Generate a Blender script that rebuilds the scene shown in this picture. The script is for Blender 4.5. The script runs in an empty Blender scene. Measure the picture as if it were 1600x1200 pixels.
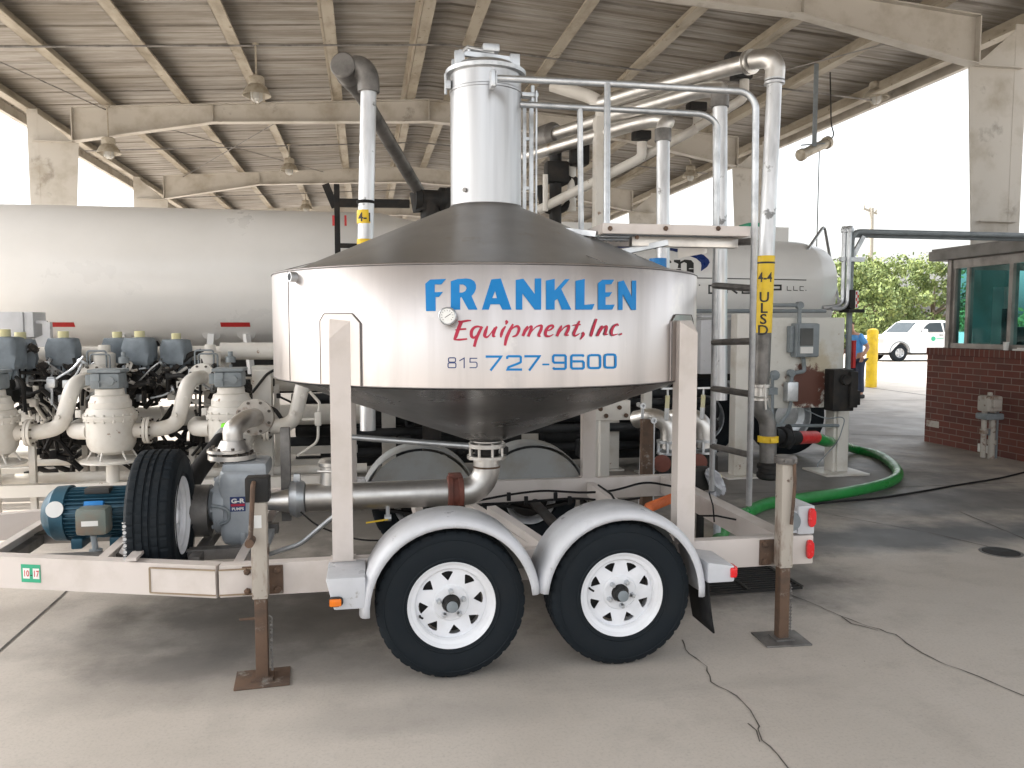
import bpy, bmesh, math, random
from math import sin, cos, pi, radians, atan, sqrt
from mathutils import Vector, Matrix
from mathutils.geometry import tessellate_polygon
random.seed(4)
SC = bpy.context.scene
COL = SC.collection
# ------------------------------------------------------------ camera
F, EYE = 1250.0, 1.68
TH, PT = atan(229 / F), atan(92 / F)
FW = Vector((sin(TH) * cos(PT), cos(TH) * cos(PT), -sin(PT)))
RT = Vector((cos(TH), -sin(TH), 0)); UP = RT.cross(FW)
cam = bpy.data.cameras.new('camera'); camo = bpy.data.objects.new('camera', cam); COL.objects.link(camo)
cam.sensor_width = 36; cam.lens = F / 1600 * 36; cam.clip_end = 2000; cam.clip_start = .05
camo.matrix_world = Matrix(((RT.x, UP.x, -FW.x, 0), (RT.y, UP.y, -FW.y, 0), (RT.z, UP.z, -FW.z, EYE), (0, 0, 0, 1)))
SC.camera = camo
# ------------------------------------------------------------ light
SUN_EL = radians(51); SUN_DIR = Vector((-1, .22, 0)).normalized()
w = bpy.data.worlds.new('World'); SC.world = w; w.use_nodes = True
nt = w.node_tree; bg = nt.nodes['Background']
sk = nt.nodes.new('ShaderNodeTexSky'); sk.sky_type = 'NISHITA'; sk.sun_disc = False
sk.sun_elevation = SUN_EL; sk.sun_rotation = math.atan2(SUN_DIR.x, SUN_DIR.y)
sk.air_density = 1.4; sk.dust_density = 5.0; sk.ozone_density = 1.0
hs = nt.nodes.new('ShaderNodeHueSaturation'); hs.inputs['Saturation'].default_value = .22; hs.inputs['Value'].default_value = 1.4
nt.links.new(sk.outputs[0], hs.inputs['Color']); nt.links.new(hs.outputs[0], bg.inputs[0]); bg.inputs[1].default_value = .15
sd = bpy.data.lights.new('sun', 'SUN'); sd.energy = 2.5; sd.angle = radians(.5); sd.color = (1, .93, .84)
so = bpy.data.objects.new('sun', sd); COL.objects.link(so)
v = (SUN_DIR * cos(SUN_EL) + Vector((0, 0, sin(SUN_EL))))
so.rotation_euler = v.to_track_quat('Z', 'Y').to_euler()
SC.view_settings.view_transform = 'Standard'; SC.view_settings.look = 'None'
SC.view_settings.exposure = 1.38; SC.view_settings.gamma = 1
SC.cycles.max_bounces = 8; SC.cycles.diffuse_bounces = 5; SC.cycles.glossy_bounces = 4
# ------------------------------------------------------------ measuring helpers
def ray(px, py): return FW * F + RT * (px - 800) - UP * (py - 600)
def at(px, py, Y):
    r = ray(px, py); t = Y / r.y; return Vector((r.x * t, Y, EYE + r.z * t))
def gz(px, py, z=0.0):
    r = ray(px, py); t = (z - EYE) / r.z; return Vector((r.x * t, r.y * t, z))
def atx(px, py, X):
    r = ray(px, py); t = X / r.x; return Vector((X, r.y * t, EYE + r.z * t))
def V(*a): return Vector(a)
# ------------------------------------------------------------ materials
def newmat(name):
    m = bpy.data.materials.new(name); m.use_nodes = True
    return m, m.node_tree, m.node_tree.nodes['Principled BSDF']
def N(nt, t, **k):
    n = nt.nodes.new(t)
    for a, b in k.items(): setattr(n, a, b)
    return n
def noise(nt, vec, scale, detail=6, rough=.6):
    n = N(nt, 'ShaderNodeTexNoise'); n.inputs['Scale'].default_value = scale
    n.inputs['Detail'].default_value = detail; n.inputs['Roughness'].default_value = rough
    nt.links.new(vec, n.inputs['Vector']); return n.outputs['Fac']
def ramp(nt, fac, a, b, lo=0.0, hi=1.0):
    n = N(nt, 'ShaderNodeMapRange', clamp=True)
    n.inputs[1].default_value = a; n.inputs[2].default_value = b
    n.inputs[3].default_value = lo; n.inputs[4].default_value = hi
    nt.links.new(fac, n.inputs[0]); return n.outputs[0]
def mixc(nt, fac, a, b):
    n = N(nt, 'ShaderNodeMix', data_type='RGBA')
    nt.links.new(fac, n.inputs[0])
    for i, c in ((6, a), (7, b)):
        if isinstance(c, tuple): n.inputs[i].default_value = (*c, 1)
        else: nt.links.new(c, n.inputs[i])
    return n.outputs[2]
def math_(nt, op, a, b=None):
    n = N(nt, 'ShaderNodeMath', operation=op)
    for i, c in ((0, a), (1, b)):
        if c is None: continue
        if isinstance(c, (int, float)): n.inputs[i].default_value = c
        else: nt.links.new(c, n.inputs[i])
    return n.outputs[0]
def coords(nt, stretch=(1, 1, 1)):
    tc = N(nt, 'ShaderNodeTexCoord'); mp = N(nt, 'ShaderNodeMapping'); mp.inputs['Scale'].default_value = stretch
    nt.links.new(tc.outputs['Object'], mp.inputs[0]); return mp.outputs[0]
def bumpn(nt, b, fac, s, d=.01):
    n = N(nt, 'ShaderNodeBump'); n.inputs['Strength'].default_value = s; n.inputs['Distance'].default_value = d
    nt.links.new(fac, n.inputs['Height']); nt.links.new(n.outputs[0], b.inputs['Normal'])
def mat(name, c, c2=None, rough=.5, metal=0.0, scale=4, lo=.45, hi=.7, amt=1.0, stretch=(1, 1, 1),
        spot=None, sscale=14, slo=.62, shi=.68, bump=0.0, bscale=40, rvar=.15, coat=0, spec=None):
    m, nt, b = newmat(name); vec = coords(nt, stretch)
    n1 = noise(nt, vec, scale)
    col = mixc(nt, ramp(nt, n1, lo, hi, 0, amt), c, c2 or tuple(x * .8 for x in c))
    if spot:
        v2 = coords(nt)
        n2 = noise(nt, v2, sscale, 5, .65)
        col = mixc(nt, ramp(nt, n2, slo, shi), col, spot)
    nt.links.new(col, b.inputs['Base Color'])
    nt.links.new(ramp(nt, n1, .3, .7, max(.03, rough - rvar), min(1, rough + rvar)), b.inputs['Roughness'])
    b.inputs['Metallic'].default_value = metal
    if spec is not None: b.inputs['Specular IOR Level'].default_value = spec
    if coat: b.inputs['Coat Weight'].default_value = coat
    if bump: bumpn(nt, b, noise(nt, coords(nt), bscale, 4), bump, .004)
    return m
K = {}
K['steel'] = mat('stainless_sheet', (.53, .495, .48), (.45, .42, .405), .40, 1, 2.6, stretch=(2.2, 2.2, .15), rvar=.08, bump=.05, bscale=3, spot=(.60, .56, .52), sscale=5, slo=.6, shi=.75)
K['steel2'] = mat('stainless_tower', (.50, .50, .505), (.40, .40, .41), .36, 1, 2.6, stretch=(3, 3, .12), rvar=.07, bump=.05, bscale=3)
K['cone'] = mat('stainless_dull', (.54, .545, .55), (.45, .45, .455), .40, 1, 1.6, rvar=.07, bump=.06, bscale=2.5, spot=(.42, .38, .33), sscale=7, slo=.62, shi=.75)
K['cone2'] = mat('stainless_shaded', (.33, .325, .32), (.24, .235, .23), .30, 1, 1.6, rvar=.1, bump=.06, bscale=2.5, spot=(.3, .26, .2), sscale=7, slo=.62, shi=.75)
K['pipe_steel'] = mat('stainless_pipe', (.70, .68, .65), (.56, .54, .52), .42, 1, 5, spot=(.36, .24, .13), sscale=4, slo=.66, shi=.8, rvar=.1)
K['galv'] = mat('galvanised_tube', (.58, .60, .62), (.42, .44, .46), .42, .85, 9, rvar=.1)
K['alu'] = mat('worn_aluminium_pipe', (.70, .71, .73), (.50, .51, .53), .42, .75, 3, stretch=(3, 3, .5), spot=(.22, .22, .22), sscale=6, slo=.62, shi=.68)
K['darkpipe'] = mat('dark_metal_pipe', (.22, .21, .20), (.12, .115, .11), .5, .6, 5)
K['trailer'] = mat('trailer_white_paint', (.60, .545, .51), (.46, .41, .36), .45, 0, 3, lo=.5, hi=.8, spot=(.24, .13, .06), sscale=6, slo=.71, shi=.78, rvar=.1)
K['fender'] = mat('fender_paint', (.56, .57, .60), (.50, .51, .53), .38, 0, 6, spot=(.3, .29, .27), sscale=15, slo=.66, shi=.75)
K['white'] = mat('skid_white_paint', (.68, .655, .61), (.52, .47, .40), .42, 0, 3, lo=.5, hi=.75, spot=(.22, .12, .06), sscale=9, slo=.67, shi=.72, bump=.15, bscale=30)
K['whitebeam'] = mat('canopy_beam_paint', (.49, .46, .41), (.33, .29, .23), .55, 0, 1.6, lo=.48, hi=.75, spot=(.15, .12, .09), sscale=1.9, slo=.60, shi=.78)
K['purlin'] = mat('purlin_paint', (.34, .30, .235), (.18, .15, .105), .6, 0, 2.5, stretch=(1, .35, 1), spot=(.13, .10, .06), sscale=7, slo=.62, shi=.7)
K['tanker'] = mat('tanker_white', (.80, .79, .775), (.75, .74, .72), .3, 0, .8, coat=.2, rvar=.06)
K['black'] = mat('black_rubber', (.012, .012, .013), (.025, .025, .025), .7, 0, 9, bump=.1, spec=.2)
K['tyre'] = mat('tyre_rubber', (.010, .014, .018), (.016, .019, .022), .72, 0, 6, bump=.05, spec=.18)
K['blackm'] = mat('black_metal', (.018, .018, .018), (.04, .034, .03), .6, 0, 8, spec=.25)
K['rim'] = mat('white_rim_paint', (.78, .79, .82), (.66, .66, .67), .35, 0, 5, rvar=.05, spot=(.42, .27, .13), sscale=7, slo=.70, shi=.78)
K['rust'] = mat('rusty_steel', (.125, .075, .048), (.07, .052, .042), .8, .1, 7, spot=(.26, .24, .21), sscale=9, slo=.58, shi=.68, bump=.4)
K['rustwhite'] = mat('rusty_white_steel', (.44, .41, .37), (.17, .09, .05), .7, 0, 6, lo=.53, hi=.66, bump=.2, spot=(.13, .07, .045), sscale=17, slo=.60, shi=.68)
K['jack'] = mat('rusty_jack_tube', (.40, .36, .31), (.14, .075, .045), .7, 0, 5, stretch=(1.3, 1, .35), lo=.48, hi=.60, bump=.2, spot=(.10, .06, .04), sscale=14, slo=.58, shi=.66)
K['motor'] = mat('motor_blue', (.03, .10, .15), (.018, .05, .07), .4, .2, 6)
K['box_green'] = mat('grimy_green_box', (.15, .18, .16), (.24, .15, .10), .5, .1, 5)
K['shoe'] = mat('dark_shoe', (.02, .02, .02))
K['boltm'] = mat('grimy_bolt', (.10, .085, .07), (.05, .04, .035), .6, .3, 12)
K['liner'] = mat('shaded_grey_fender', (.30, .31, .31), (.24, .22, .18), .5, 0, 2.5)  # darker fender grey: shade of far fenders and inner plates put into the colour
K['pump'] = mat('pump_grey_paint', (.36, .39, .42), (.27, .30, .33), .38, .1, 5)
K['grey'] = mat('grey_paint', (.22, .25, .27), (.16, .18, .19), .5, 0, 6)
K['bag'] = mat('blue_grey_canvas', (.20, .235, .265), (.14, .165, .19), .75, 0, 4, bump=.6, bscale=12)
K['yellow'] = mat('yellow_paint', (.85, .58, .02), (.65, .42, .03), .45, 0, 5)
K['paleyel'] = mat('faded_yellow_cap', (.62, .58, .33), (.55, .53, .40), .6, 0, 6)
K['red'] = mat('red_paint', (.55, .03, .03), (.42, .02, .02), .4, 0, 6)
K['redlens'] = mat('red_lens', (.75, .01, .015), (.6, .01, .01), .2, 0, 6, coat=.6)
K['orange'] = mat('amber_lens', (.85, .22, .01), (.7, .15, .01), .25, 0, 6)
K['orangehose'] = mat('orange_hose', (.62, .15, .04), (.45, .10, .03), .6, 0, 6)
K['green'] = mat('green_hose', (.02, .24, .05), (.018, .17, .035), .38, 0, 5)
K['lime'] = mat('lime_tape', (.25, .85, .03), (.2, .7, .03), .5, 0, 6)
K['blue'] = mat('letter_blue', (.0, .19, .50), (.0, .165, .44), .7, 0, 2)
K['dblue'] = mat('logo_dark_blue', (.012, .035, .16), (.01, .03, .12), .35, 0, 3)
K['crim'] = mat('letter_red', (.42, .02, .055), (.38, .02, .05), .65, 0, 3)
K['ink'] = mat('black_ink', (.02, .02, .02), (.03, .03, .03), .5)
K['paper'] = mat('white_label', (.75, .75, .73), (.68, .68, .66), .5)
K['sgreen'] = mat('sticker_green', (.02, .36, .20), (.02, .3, .16), .45)
K['bluelabel'] = mat('blue_label', (.01, .22, .60), (.01, .18, .5), .45)
K['tanweld'] = mat('grimy_weld_edge', (.26, .19, .12), (.34, .28, .2), .7)
K['weld'] = mat('weld_seam', (.16, .15, .145), (.22, .2, .19), .5, .6)
K['lampm'] = mat('lamp_shade_metal', (.42, .38, .31), (.28, .24, .18), .5, .2, 8)
K['glassd'] = mat('lamp_glass', (.5, .5, .48), (.45, .45, .42), .15, 0, 6)
K['oxide'] = mat('red_oxide', (.15, .045, .03), (.10, .04, .03), .7, 0, 8)
K['skin'] = mat('skin', (.45, .26, .18), (.40, .22, .15), .5)
K['shirt'] = mat('blue_shirt', (.10, .33, .70), (.08, .27, .6), .8, 0, 6)
K['pants'] = mat('navy_trousers', (.02, .03, .06), (.03, .04, .08), .8)
K['hair'] = mat('dark_hair', (.03, .02, .015), (.04, .03, .02), .7)
K['truckp'] = mat('truck_white', (.82, .82, .82), (.78, .78, .78), .2, 0, 2, coat=.5)
K['window'] = mat('dark_window', (.02, .03, .035), (.03, .04, .045), .08, 0, 2)
K['bark'] = mat('bark', (.13, .10, .07), (.08, .06, .045), .9, 0, 8, bump=.5)
K['pole'] = mat('weathered_pole', (.36, .33, .28), (.26, .23, .19), .85, 0, 3, stretch=(4, 4, .3))
K['fascia'] = mat('booth_fascia', (.22, .21, .20), (.17, .16, .15), .6, 0, 4)
K['frame_alu'] = mat('window_frame_metal', (.28, .26, .24), (.22, .2, .19), .45, .4, 6)
K['cinder'] = mat('booth_inner_wall', (.45, .45, .42), (.4, .4, .38), .8)

def roof_mat():
    m, nt, b = newmat('roof_sheet_underside'); v = coords(nt, (.25, 2.0, 1)); v1 = coords(nt)
    a = noise(nt, v, 2.2, 7, .7); c = noise(nt, v1, .45, 5, .6); d = noise(nt, coords(nt, (.12, 5, 1)), 3, 4, .6)
    col = mixc(nt, ramp(nt, a, .40, .64), (.36, .34, .31), (.20, .175, .145))
    col = mixc(nt, ramp(nt, d, .52, .66, 0, .8), col, (.17, .14, .10))
    col = mixc(nt, ramp(nt, c, .52, .72, 0, .6), col, (.19, .165, .13))
    nt.links.new(col, b.inputs['Base Color']); b.inputs['Roughness'].default_value = .6
    return m
K['roof'] = roof_mat()
def ground_mat():
    m, nt, b = newmat('worn_concrete'); v = coords(nt)
    col = mixc(nt, ramp(nt, noise(nt, v, .55, 8, .62), .35, .68), (.42, .38, .335), (.52, .475, .425))
    col = mixc(nt, ramp(nt, noise(nt, v, 2.4, 8, .7), .52, .75, 0, .55), col, (.31, .28, .25))
    col = mixc(nt, ramp(nt, noise(nt, coords(nt, (.5, 1.5, 1)), 1.1, 6, .6), .55, .75, 0, .6), col, (.27, .245, .22))
    col = mixc(nt, ramp(nt, noise(nt, v, 70, 3, .7), .5, .75, 0, .35), col, (.20, .18, .16))
    col = mixc(nt, ramp(nt, noise(nt, v, 11, 5, .75), .69, .735, 0, .8), col, (.10, .09, .08))
    # oil and wet stains, plus soft shade around the trailer painted into the colour
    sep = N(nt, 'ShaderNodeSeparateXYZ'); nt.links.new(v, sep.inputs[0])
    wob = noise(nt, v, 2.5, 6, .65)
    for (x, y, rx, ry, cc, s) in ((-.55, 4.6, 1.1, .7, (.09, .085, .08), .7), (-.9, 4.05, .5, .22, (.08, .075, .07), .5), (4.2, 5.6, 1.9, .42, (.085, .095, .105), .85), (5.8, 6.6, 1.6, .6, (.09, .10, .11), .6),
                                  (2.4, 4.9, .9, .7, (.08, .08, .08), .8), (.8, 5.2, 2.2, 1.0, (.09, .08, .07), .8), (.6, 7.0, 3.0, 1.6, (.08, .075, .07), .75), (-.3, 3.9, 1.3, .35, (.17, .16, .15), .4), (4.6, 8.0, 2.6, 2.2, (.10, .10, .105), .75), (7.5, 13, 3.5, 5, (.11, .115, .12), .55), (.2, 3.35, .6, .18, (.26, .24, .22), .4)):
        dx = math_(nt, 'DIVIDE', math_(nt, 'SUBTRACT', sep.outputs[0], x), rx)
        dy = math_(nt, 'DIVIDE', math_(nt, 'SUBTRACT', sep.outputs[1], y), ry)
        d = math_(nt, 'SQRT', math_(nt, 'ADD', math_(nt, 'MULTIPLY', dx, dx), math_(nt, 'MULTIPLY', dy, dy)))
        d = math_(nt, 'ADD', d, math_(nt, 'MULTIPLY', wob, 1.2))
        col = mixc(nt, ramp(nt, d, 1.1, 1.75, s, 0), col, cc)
    nt.links.new(col, b.inputs['Base Color'])
    nt.links.new(ramp(nt, noise(nt, v, 1.2, 6), .3, .7, .45, .8), b.inputs['Roughness'])
    bumpn(nt, b, noise(nt, v, 90, 4), .25, .003)
    return m
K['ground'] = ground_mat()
def brick_mat(name, soldier=False):
    m, nt, b = newmat(name); tc = N(nt, 'ShaderNodeTexCoord'); sp = N(nt, 'ShaderNodeSeparateXYZ'); cb = N(nt, 'ShaderNodeCombineXYZ')
    nt.links.new(tc.outputs['Object'], sp.inputs[0])
    s = math_(nt, 'ADD', sp.outputs[0], sp.outputs[1])
    if soldier: nt.links.new(sp.outputs[2], cb.inputs[0]); nt.links.new(s, cb.inputs[1])
    else: nt.links.new(s, cb.inputs[0]); nt.links.new(sp.outputs[2], cb.inputs[1])
    br = N(nt, 'ShaderNodeTexBrick'); nt.links.new(cb.outputs[0], br.inputs['Vector'])
    br.inputs['Scale'].default_value = 1; br.inputs['Brick Width'].default_value = .26 if not soldier else .5; br.inputs['Row Height'].default_value = .085
    br.inputs['Mortar Size'].default_value = .006; br.inputs['Mortar Smooth'].default_value = .2; br.inputs['Bias'].default_value = -.2
    br.inputs['Color1'].default_value = (.15, .045, .032, 1); br.inputs['Color2'].default_value = (.09, .030, .025, 1); br.inputs['Mortar'].default_value = (.23, .17, .14, 1)
    col = mixc(nt, ramp(nt, noise(nt, coords(nt), 3, 6), .45, .75, 0, .5), br.outputs['Color'], (.10, .06, .05))
    nt.links.new(col, b.inputs['Base Color']); b.inputs['Roughness'].default_value = .85
    bumpn(nt, b, br.outputs['Fac'], -.6, .01)
    return m
K['brick'] = brick_mat('dark_red_brick'); K['soldier'] = brick_mat('dark_red_brick_sill', True)
def leaf_mat():
    m, nt, b = newmat('leaves')
    oi = N(nt, 'ShaderNodeTexCoord'); col = mixc(nt, ramp(nt, noise(nt, oi.outputs['Object'], 1.3, 4), .35, .65), (.20, .25, .07), (.08, .13, .04))
    col = mixc(nt, ramp(nt, noise(nt, oi.outputs['Object'], 9, 2), .55, .7), col, (.30, .32, .11))
    nt.links.new(col, b.inputs['Base Color']); b.inputs['Roughness'].default_value = .6
    try: b.inputs['Subsurface Weight'].default_value = 0
    except Exception: pass
    return m
K['leaf'] = leaf_mat()
def rustpanel_mat():
    m, nt, b = newmat('white_panel_with_rust'); v = coords(nt); sp = N(nt, 'ShaderNodeSeparateXYZ'); nt.links.new(v, sp.inputs[0])
    n1 = noise(nt, v, 9, 7, .7)
    def blob(x, z, r, a, c0):
        dx = math_(nt, 'SUBTRACT', sp.outputs[0], x); dz = math_(nt, 'SUBTRACT', sp.outputs[2], z)
        d = math_(nt, 'SQRT', math_(nt, 'ADD', math_(nt, 'MULTIPLY', dx, dx), math_(nt, 'MULTIPLY', dz, dz)))
        return ramp(nt, math_(nt, 'ADD', d, math_(nt, 'MULTIPLY', n1, a)), r, r + c0, 1, 0)
    p = at(1268, 605, 8.0); q = at(1285, 570, 8.0)
    RP = Vector(PANEL_ORG)
    col = mixc(nt, ramp(nt, noise(nt, v, 4, 5), .5, .75), (.62, .61, .57), (.50, .48, .42))
    col = mixc(nt, blob(q.x - RP.x, q.z - RP.z, .38, .55, .16), col, (.50, .44, .33))
    col = mixc(nt, ramp(nt, noise(nt, v, 16, 4, .7), .68, .72), col, (.25, .14, .07))
    col = mixc(nt, blob(p.x - RP.x, p.z - RP.z, .47, .50, .05), col, (.12, .045, .03))
    nt.links.new(col, b.inputs['Base Color']); b.inputs['Roughness'].default_value = .5
    return m
PANEL_ORG = (4.9, 8.1, 0)
K['rustpanel'] = rustpanel_mat()
def glass_mat():
    m, nt, b = newmat('tinted_glass')
    b.inputs['Base Color'].default_value = (.45, .80, .82, 1); b.inputs['Roughness'].default_value = .02
    b.inputs['Transmission Weight'].default_value = 1; b.inputs['IOR'].default_value = 1.1
    return m
K['glass'] = glass_mat()
# ------------------------------------------------------------ mesh builder
ORG = {}
class M:
    def __init__(s): s.bm = bmesh.new(); s.mi = 0
    def face(s, vs):
        try: f = s.bm.faces.new(vs); f.material_index = s.mi; return f
        except ValueError: return None
    def mapped(s, pts): return [s.bm.verts.new(p) for p in pts]
    def box(s, a, b, bev=0.0, rot=None, c=None):
        x0, y0, z0 = [min(a[i], b[i]) for i in range(3)]; x1, y1, z1 = [max(a[i], b[i]) for i in range(3)]
        t = bmesh.new(); bmesh.ops.create_cube(t, size=1)
        for v in t.verts: v.co = V(x0 + (v.co.x + .5) * (x1 - x0), y0 + (v.co.y + .5) * (y1 - y0), z0 + (v.co.z + .5) * (z1 - z0))
        if bev: bmesh.ops.bevel(t, geom=t.edges[:], offset=min(bev, .45 * min(x1 - x0, y1 - y0, z1 - z0)), segments=2, affect='EDGES', profile=.6)
        if rot is not None:
            ce = c or V((x0 + x1) / 2, (y0 + y1) / 2, (z0 + z1) / 2)
            for v in t.verts: v.co = ce + rot @ (v.co - ce)
        s.merge(t); return s
    def merge(s, t):
        t.verts.index_update(); vm = [s.bm.verts.new(v.co) for v in t.verts]
        for f in t.faces: s.face([vm[v.index] for v in f.verts])
        t.free()
    def bar(s, p0, p1, wd, ht, up=V(0, 0, 1)):
        p0, p1 = Vector(p0), Vector(p1); d = (p1 - p0).normalized()
        if abs(d.dot(up)) > .99: up = V(0, 1, 0)
        sd = d.cross(up).normalized(); u = sd.cross(d)
        q = [s.bm.verts.new(p + sd * a * wd / 2 + u * b * ht / 2) for p in (p0, p1) for a, b in ((-1, -1), (1, -1), (1, 1), (-1, 1))]
        for f in ((3, 2, 1, 0), (4, 5, 6, 7), (0, 1, 5, 4), (1, 2, 6, 5), (2, 3, 7, 6), (3, 0, 4, 7)): s.face([q[i] for i in f])
        return s
    def lathe(s, prof, o=V(0, 0, 0), ax=V(0, 0, 1), seg=32, fn=None, cap=True):
        ax = Vector(ax).normalized(); o = Vector(o)
        a = ax.orthogonal().normalized()
        if abs(ax.z) > .99: a = V(1, 0, 0)
        b = ax.cross(a); rings = []
        for k, (r, h) in enumerate(prof):
            if r < 1e-5: rings.append([s.bm.verts.new(o + ax * h)])
            else: rings.append([s.bm.verts.new(o + ax * h + (a * cos(2 * pi * i / seg) + b * sin(2 * pi * i / seg)) * (r + (fn(k, i) if fn else 0))) for i in range(seg)])
        for r0, r1 in zip(rings, rings[1:]):
            if len(r0) == 1 and len(r1) == 1: continue
            for i in range(seg):
                j = (i + 1) % seg
                if len(r0) == 1: s.face([r0[0], r1[j], r1[i]])
                elif len(r1) == 1: s.face([r0[i], r0[j], r1[0]])
                else: s.face([r0[i], r0[j], r1[j], r1[i]])
        if cap:
            if len(rings[0]) > 1: s.face(rings[0][::-1])
            if len(rings[-1]) > 1: s.face(rings[-1])
        return s
    def cyl(s, p0, p1, r0, r1=None, seg=20):
        p0, p1 = Vector(p0), Vector(p1); d = p1 - p0
        return s.lathe([(r0, 0), (r0 if r1 is None else r1, d.length)], p0, d, seg)
    def tube(s, pts, r, seg=12, fil=0.0, n=6, closed=False):
        pts = [Vector(p) for p in pts]
        if fil:
            q = [pts[0]]
            for a, b, c in zip(pts, pts[1:], pts[2:]):
                d0, d1 = (a - b), (c - b); f = min(fil, d0.length * .49, d1.length * .49)
                A, B = b + d0.normalized() * f, b + d1.normalized() * f
                for i in range(n + 1):
                    t = i / n; q.append(A * (1 - t) ** 2 + b * 2 * t * (1 - t) + B * t * t)
            q.append(pts[-1]); pts = q
        rings = []; nrm = None
        for i, p in enumerate(pts):
            d = (pts[min(i + 1, len(pts) - 1)] - pts[max(i - 1, 0)]).normalized()
            if nrm is None: nrm = d.orthogonal().normalized()
            else: nrm = (nrm - d * nrm.dot(d)).normalized()
            b = d.cross(nrm); rr = r(i / (len(pts) - 1)) if callable(r) else r
            rings.append([s.bm.verts.new(p + (nrm * cos(2 * pi * k / seg) + b * sin(2 * pi * k / seg)) * rr) for k in range(seg)])
        for r0, r1 in zip(rings, rings[1:]):
            for k in range(seg): s.face([r0[k], r0[(k + 1) % seg], r1[(k + 1) % seg], r1[k]])
        s.face(rings[0][::-1]); s.face(rings[-1]); return s
    def prism(s, poly, fn, h):
        """poly 2D, fn(u,v,w)->3D, thickness h along w"""
        a = [s.bm.verts.new(fn(u, v, 0)) for u, v in poly]; b = [s.bm.verts.new(fn(u, v, h)) for u, v in poly]
        s.face(a[::-1]); s.face(b); n = len(poly)
        for i in range(n): s.face([a[i], a[(i + 1) % n], b[(i + 1) % n], b[i]])
        return s
    def flange(s, c, ax, r, t=.025, n=8, hole=.0, seg=28):
        c, ax = Vector(c), Vector(ax).normalized(); s.cyl(c - ax * t / 2, c + ax * t / 2, r, seg=seg)
        a = ax.orthogonal().normalized(); b = ax.cross(a)
        for i in range(n):
            q = c + (a * cos(2 * pi * (i + .5) / n) + b * sin(2 * pi * (i + .5) / n)) * r * .83
            s.mi = 1; s.cyl(q - ax * (t / 2 + .015), q + ax * (t / 2 + .015), r * .085, seg=6); s.mi = 0
        return s
def empty(name, loc, label, cat, group=None):
    o = bpy.data.objects.new(name, None); COL.objects.link(o); o.location = loc; o.empty_display_size = .1
    ORG[o] = Vector(loc); tag(o, label, cat, group); return o
def tag(o, label=None, cat=None, group=None, kind=None):
    if label: o['label'] = label
    if cat: o['category'] = cat
    if group: o['group'] = group
    if kind: o['kind'] = kind
    return o
def ob(name, m, mats, parent=None, org=None, sharp=32, smooth=True, weld=False):
    if isinstance(mats, str): mats = [mats]
    bm = m.bm
    if weld: bmesh.ops.remove_doubles(bm, verts=bm.verts[:], dist=.0003)
    bmesh.ops.recalc_face_normals(bm, faces=bm.faces[:])
    if org is None: org = ORG[parent] if parent else V(0, 0, 0)
    org = Vector(org); bm.verts.index_update()
    for v in bm.verts: v.co -= org
    if smooth:
        for f in bm.faces: f.smooth = True
        for e in bm.edges:
            if len(e.link_faces) == 2: e.smooth = e.calc_face_angle(0) < radians(sharp)
    me = bpy.data.meshes.new(name); bm.to_mesh(me); bm.free()
    if len(mats) == 1 and any(p.material_index == 1 for p in me.polygons): mats = mats + ['boltm']
    for k in mats: me.materials.append(K[k])
    o = bpy.data.objects.new(name, me); COL.objects.link(o); ORG[o] = org
    if parent: o.parent = parent; o.location = org - ORG[parent]
    else: o.location = org
    return o
def dup(o, loc=None, parent=None, rotz=None):
    c = o.copy(); COL.objects.link(c)
    if parent is not None: c.parent = parent
    if loc is not None: c.location = loc
    if rotz is not None: c.rotation_euler = (0, 0, rotz)
    ORG[c] = ORG.get(o, V(0, 0, 0)).copy()
    for ch in list(o.children): dup(ch, None, c)
    return c
# ---- lettering: 2D polygons (with holes) laid on a surface
def decal(name, polys, fn, mats, parent, step=6.0, lift0=0.0, axis=0):
    m = M()
    for k, pg in enumerate(polys):
        if isinstance(pg, tuple) and pg[0] == 'R':
            t = bmesh.new(); a = [t.verts.new((x, y, 0)) for x, y in pg[1]]; b = [t.verts.new((x, y, 0)) for x, y in pg[2]]
            for i in range(len(a) - 1): t.faces.new([a[i], a[i + 1], b[i + 1], b[i]])
            for v in t.verts: v.co = fn(v.co.x, v.co.y, lift0 + k * .00015)
            m.merge(t); continue
        outer, holes = (pg if isinstance(pg, tuple) else (pg, []))
        loops = [[V(x, y, 0) for x, y in outer]] + [[V(x, y, 0) for x, y in h] for h in holes]
        flat = [p for l in loops for p in l]; t = bmesh.new(); vs = [t.verts.new(p) for p in flat]
        for tri in tessellate_polygon(loops):
            try: t.faces.new([vs[i] for i in tri])
            except ValueError: pass
        if step:
            x0 = min(p.x for p in flat); x1 = max(p.x for p in flat); x = math.floor(x0 / step) * step + step
            while x < x1:
                bmesh.ops.bisect_plane(t, geom=t.verts[:] + t.edges[:] + t.faces[:], plane_co=(x, 0, 0), plane_no=(1, 0, 0)); x += step
        for v in t.verts: v.co = fn(v.co.x, v.co.y, lift0 + k * .00015)
        m.merge(t)
    return ob(name, m, mats, parent, smooth=False)
def smooth_line(pts, n=5):
    q = []; P = [pts[0]] + list(pts) + [pts[-1]]
    for i in range(1, len(P) - 2):
        p0, p1, p2, p3 = [Vector(P[j][:2]) for j in range(i - 1, i + 3)]
        w1, w2 = P[i][2], P[i + 1][2]
        for k in range(n):
            t = k / n
            c = .5 * ((2 * p1) + (p2 - p0) * t + (2 * p0 - 5 * p1 + 4 * p2 - p3) * t * t + (3 * p1 - p0 - 3 * p2 + p3) * t ** 3)
            q.append((c.x, c.y, w1 + (w2 - w1) * t))
    q.append(tuple(P[-1])); return q
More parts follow.
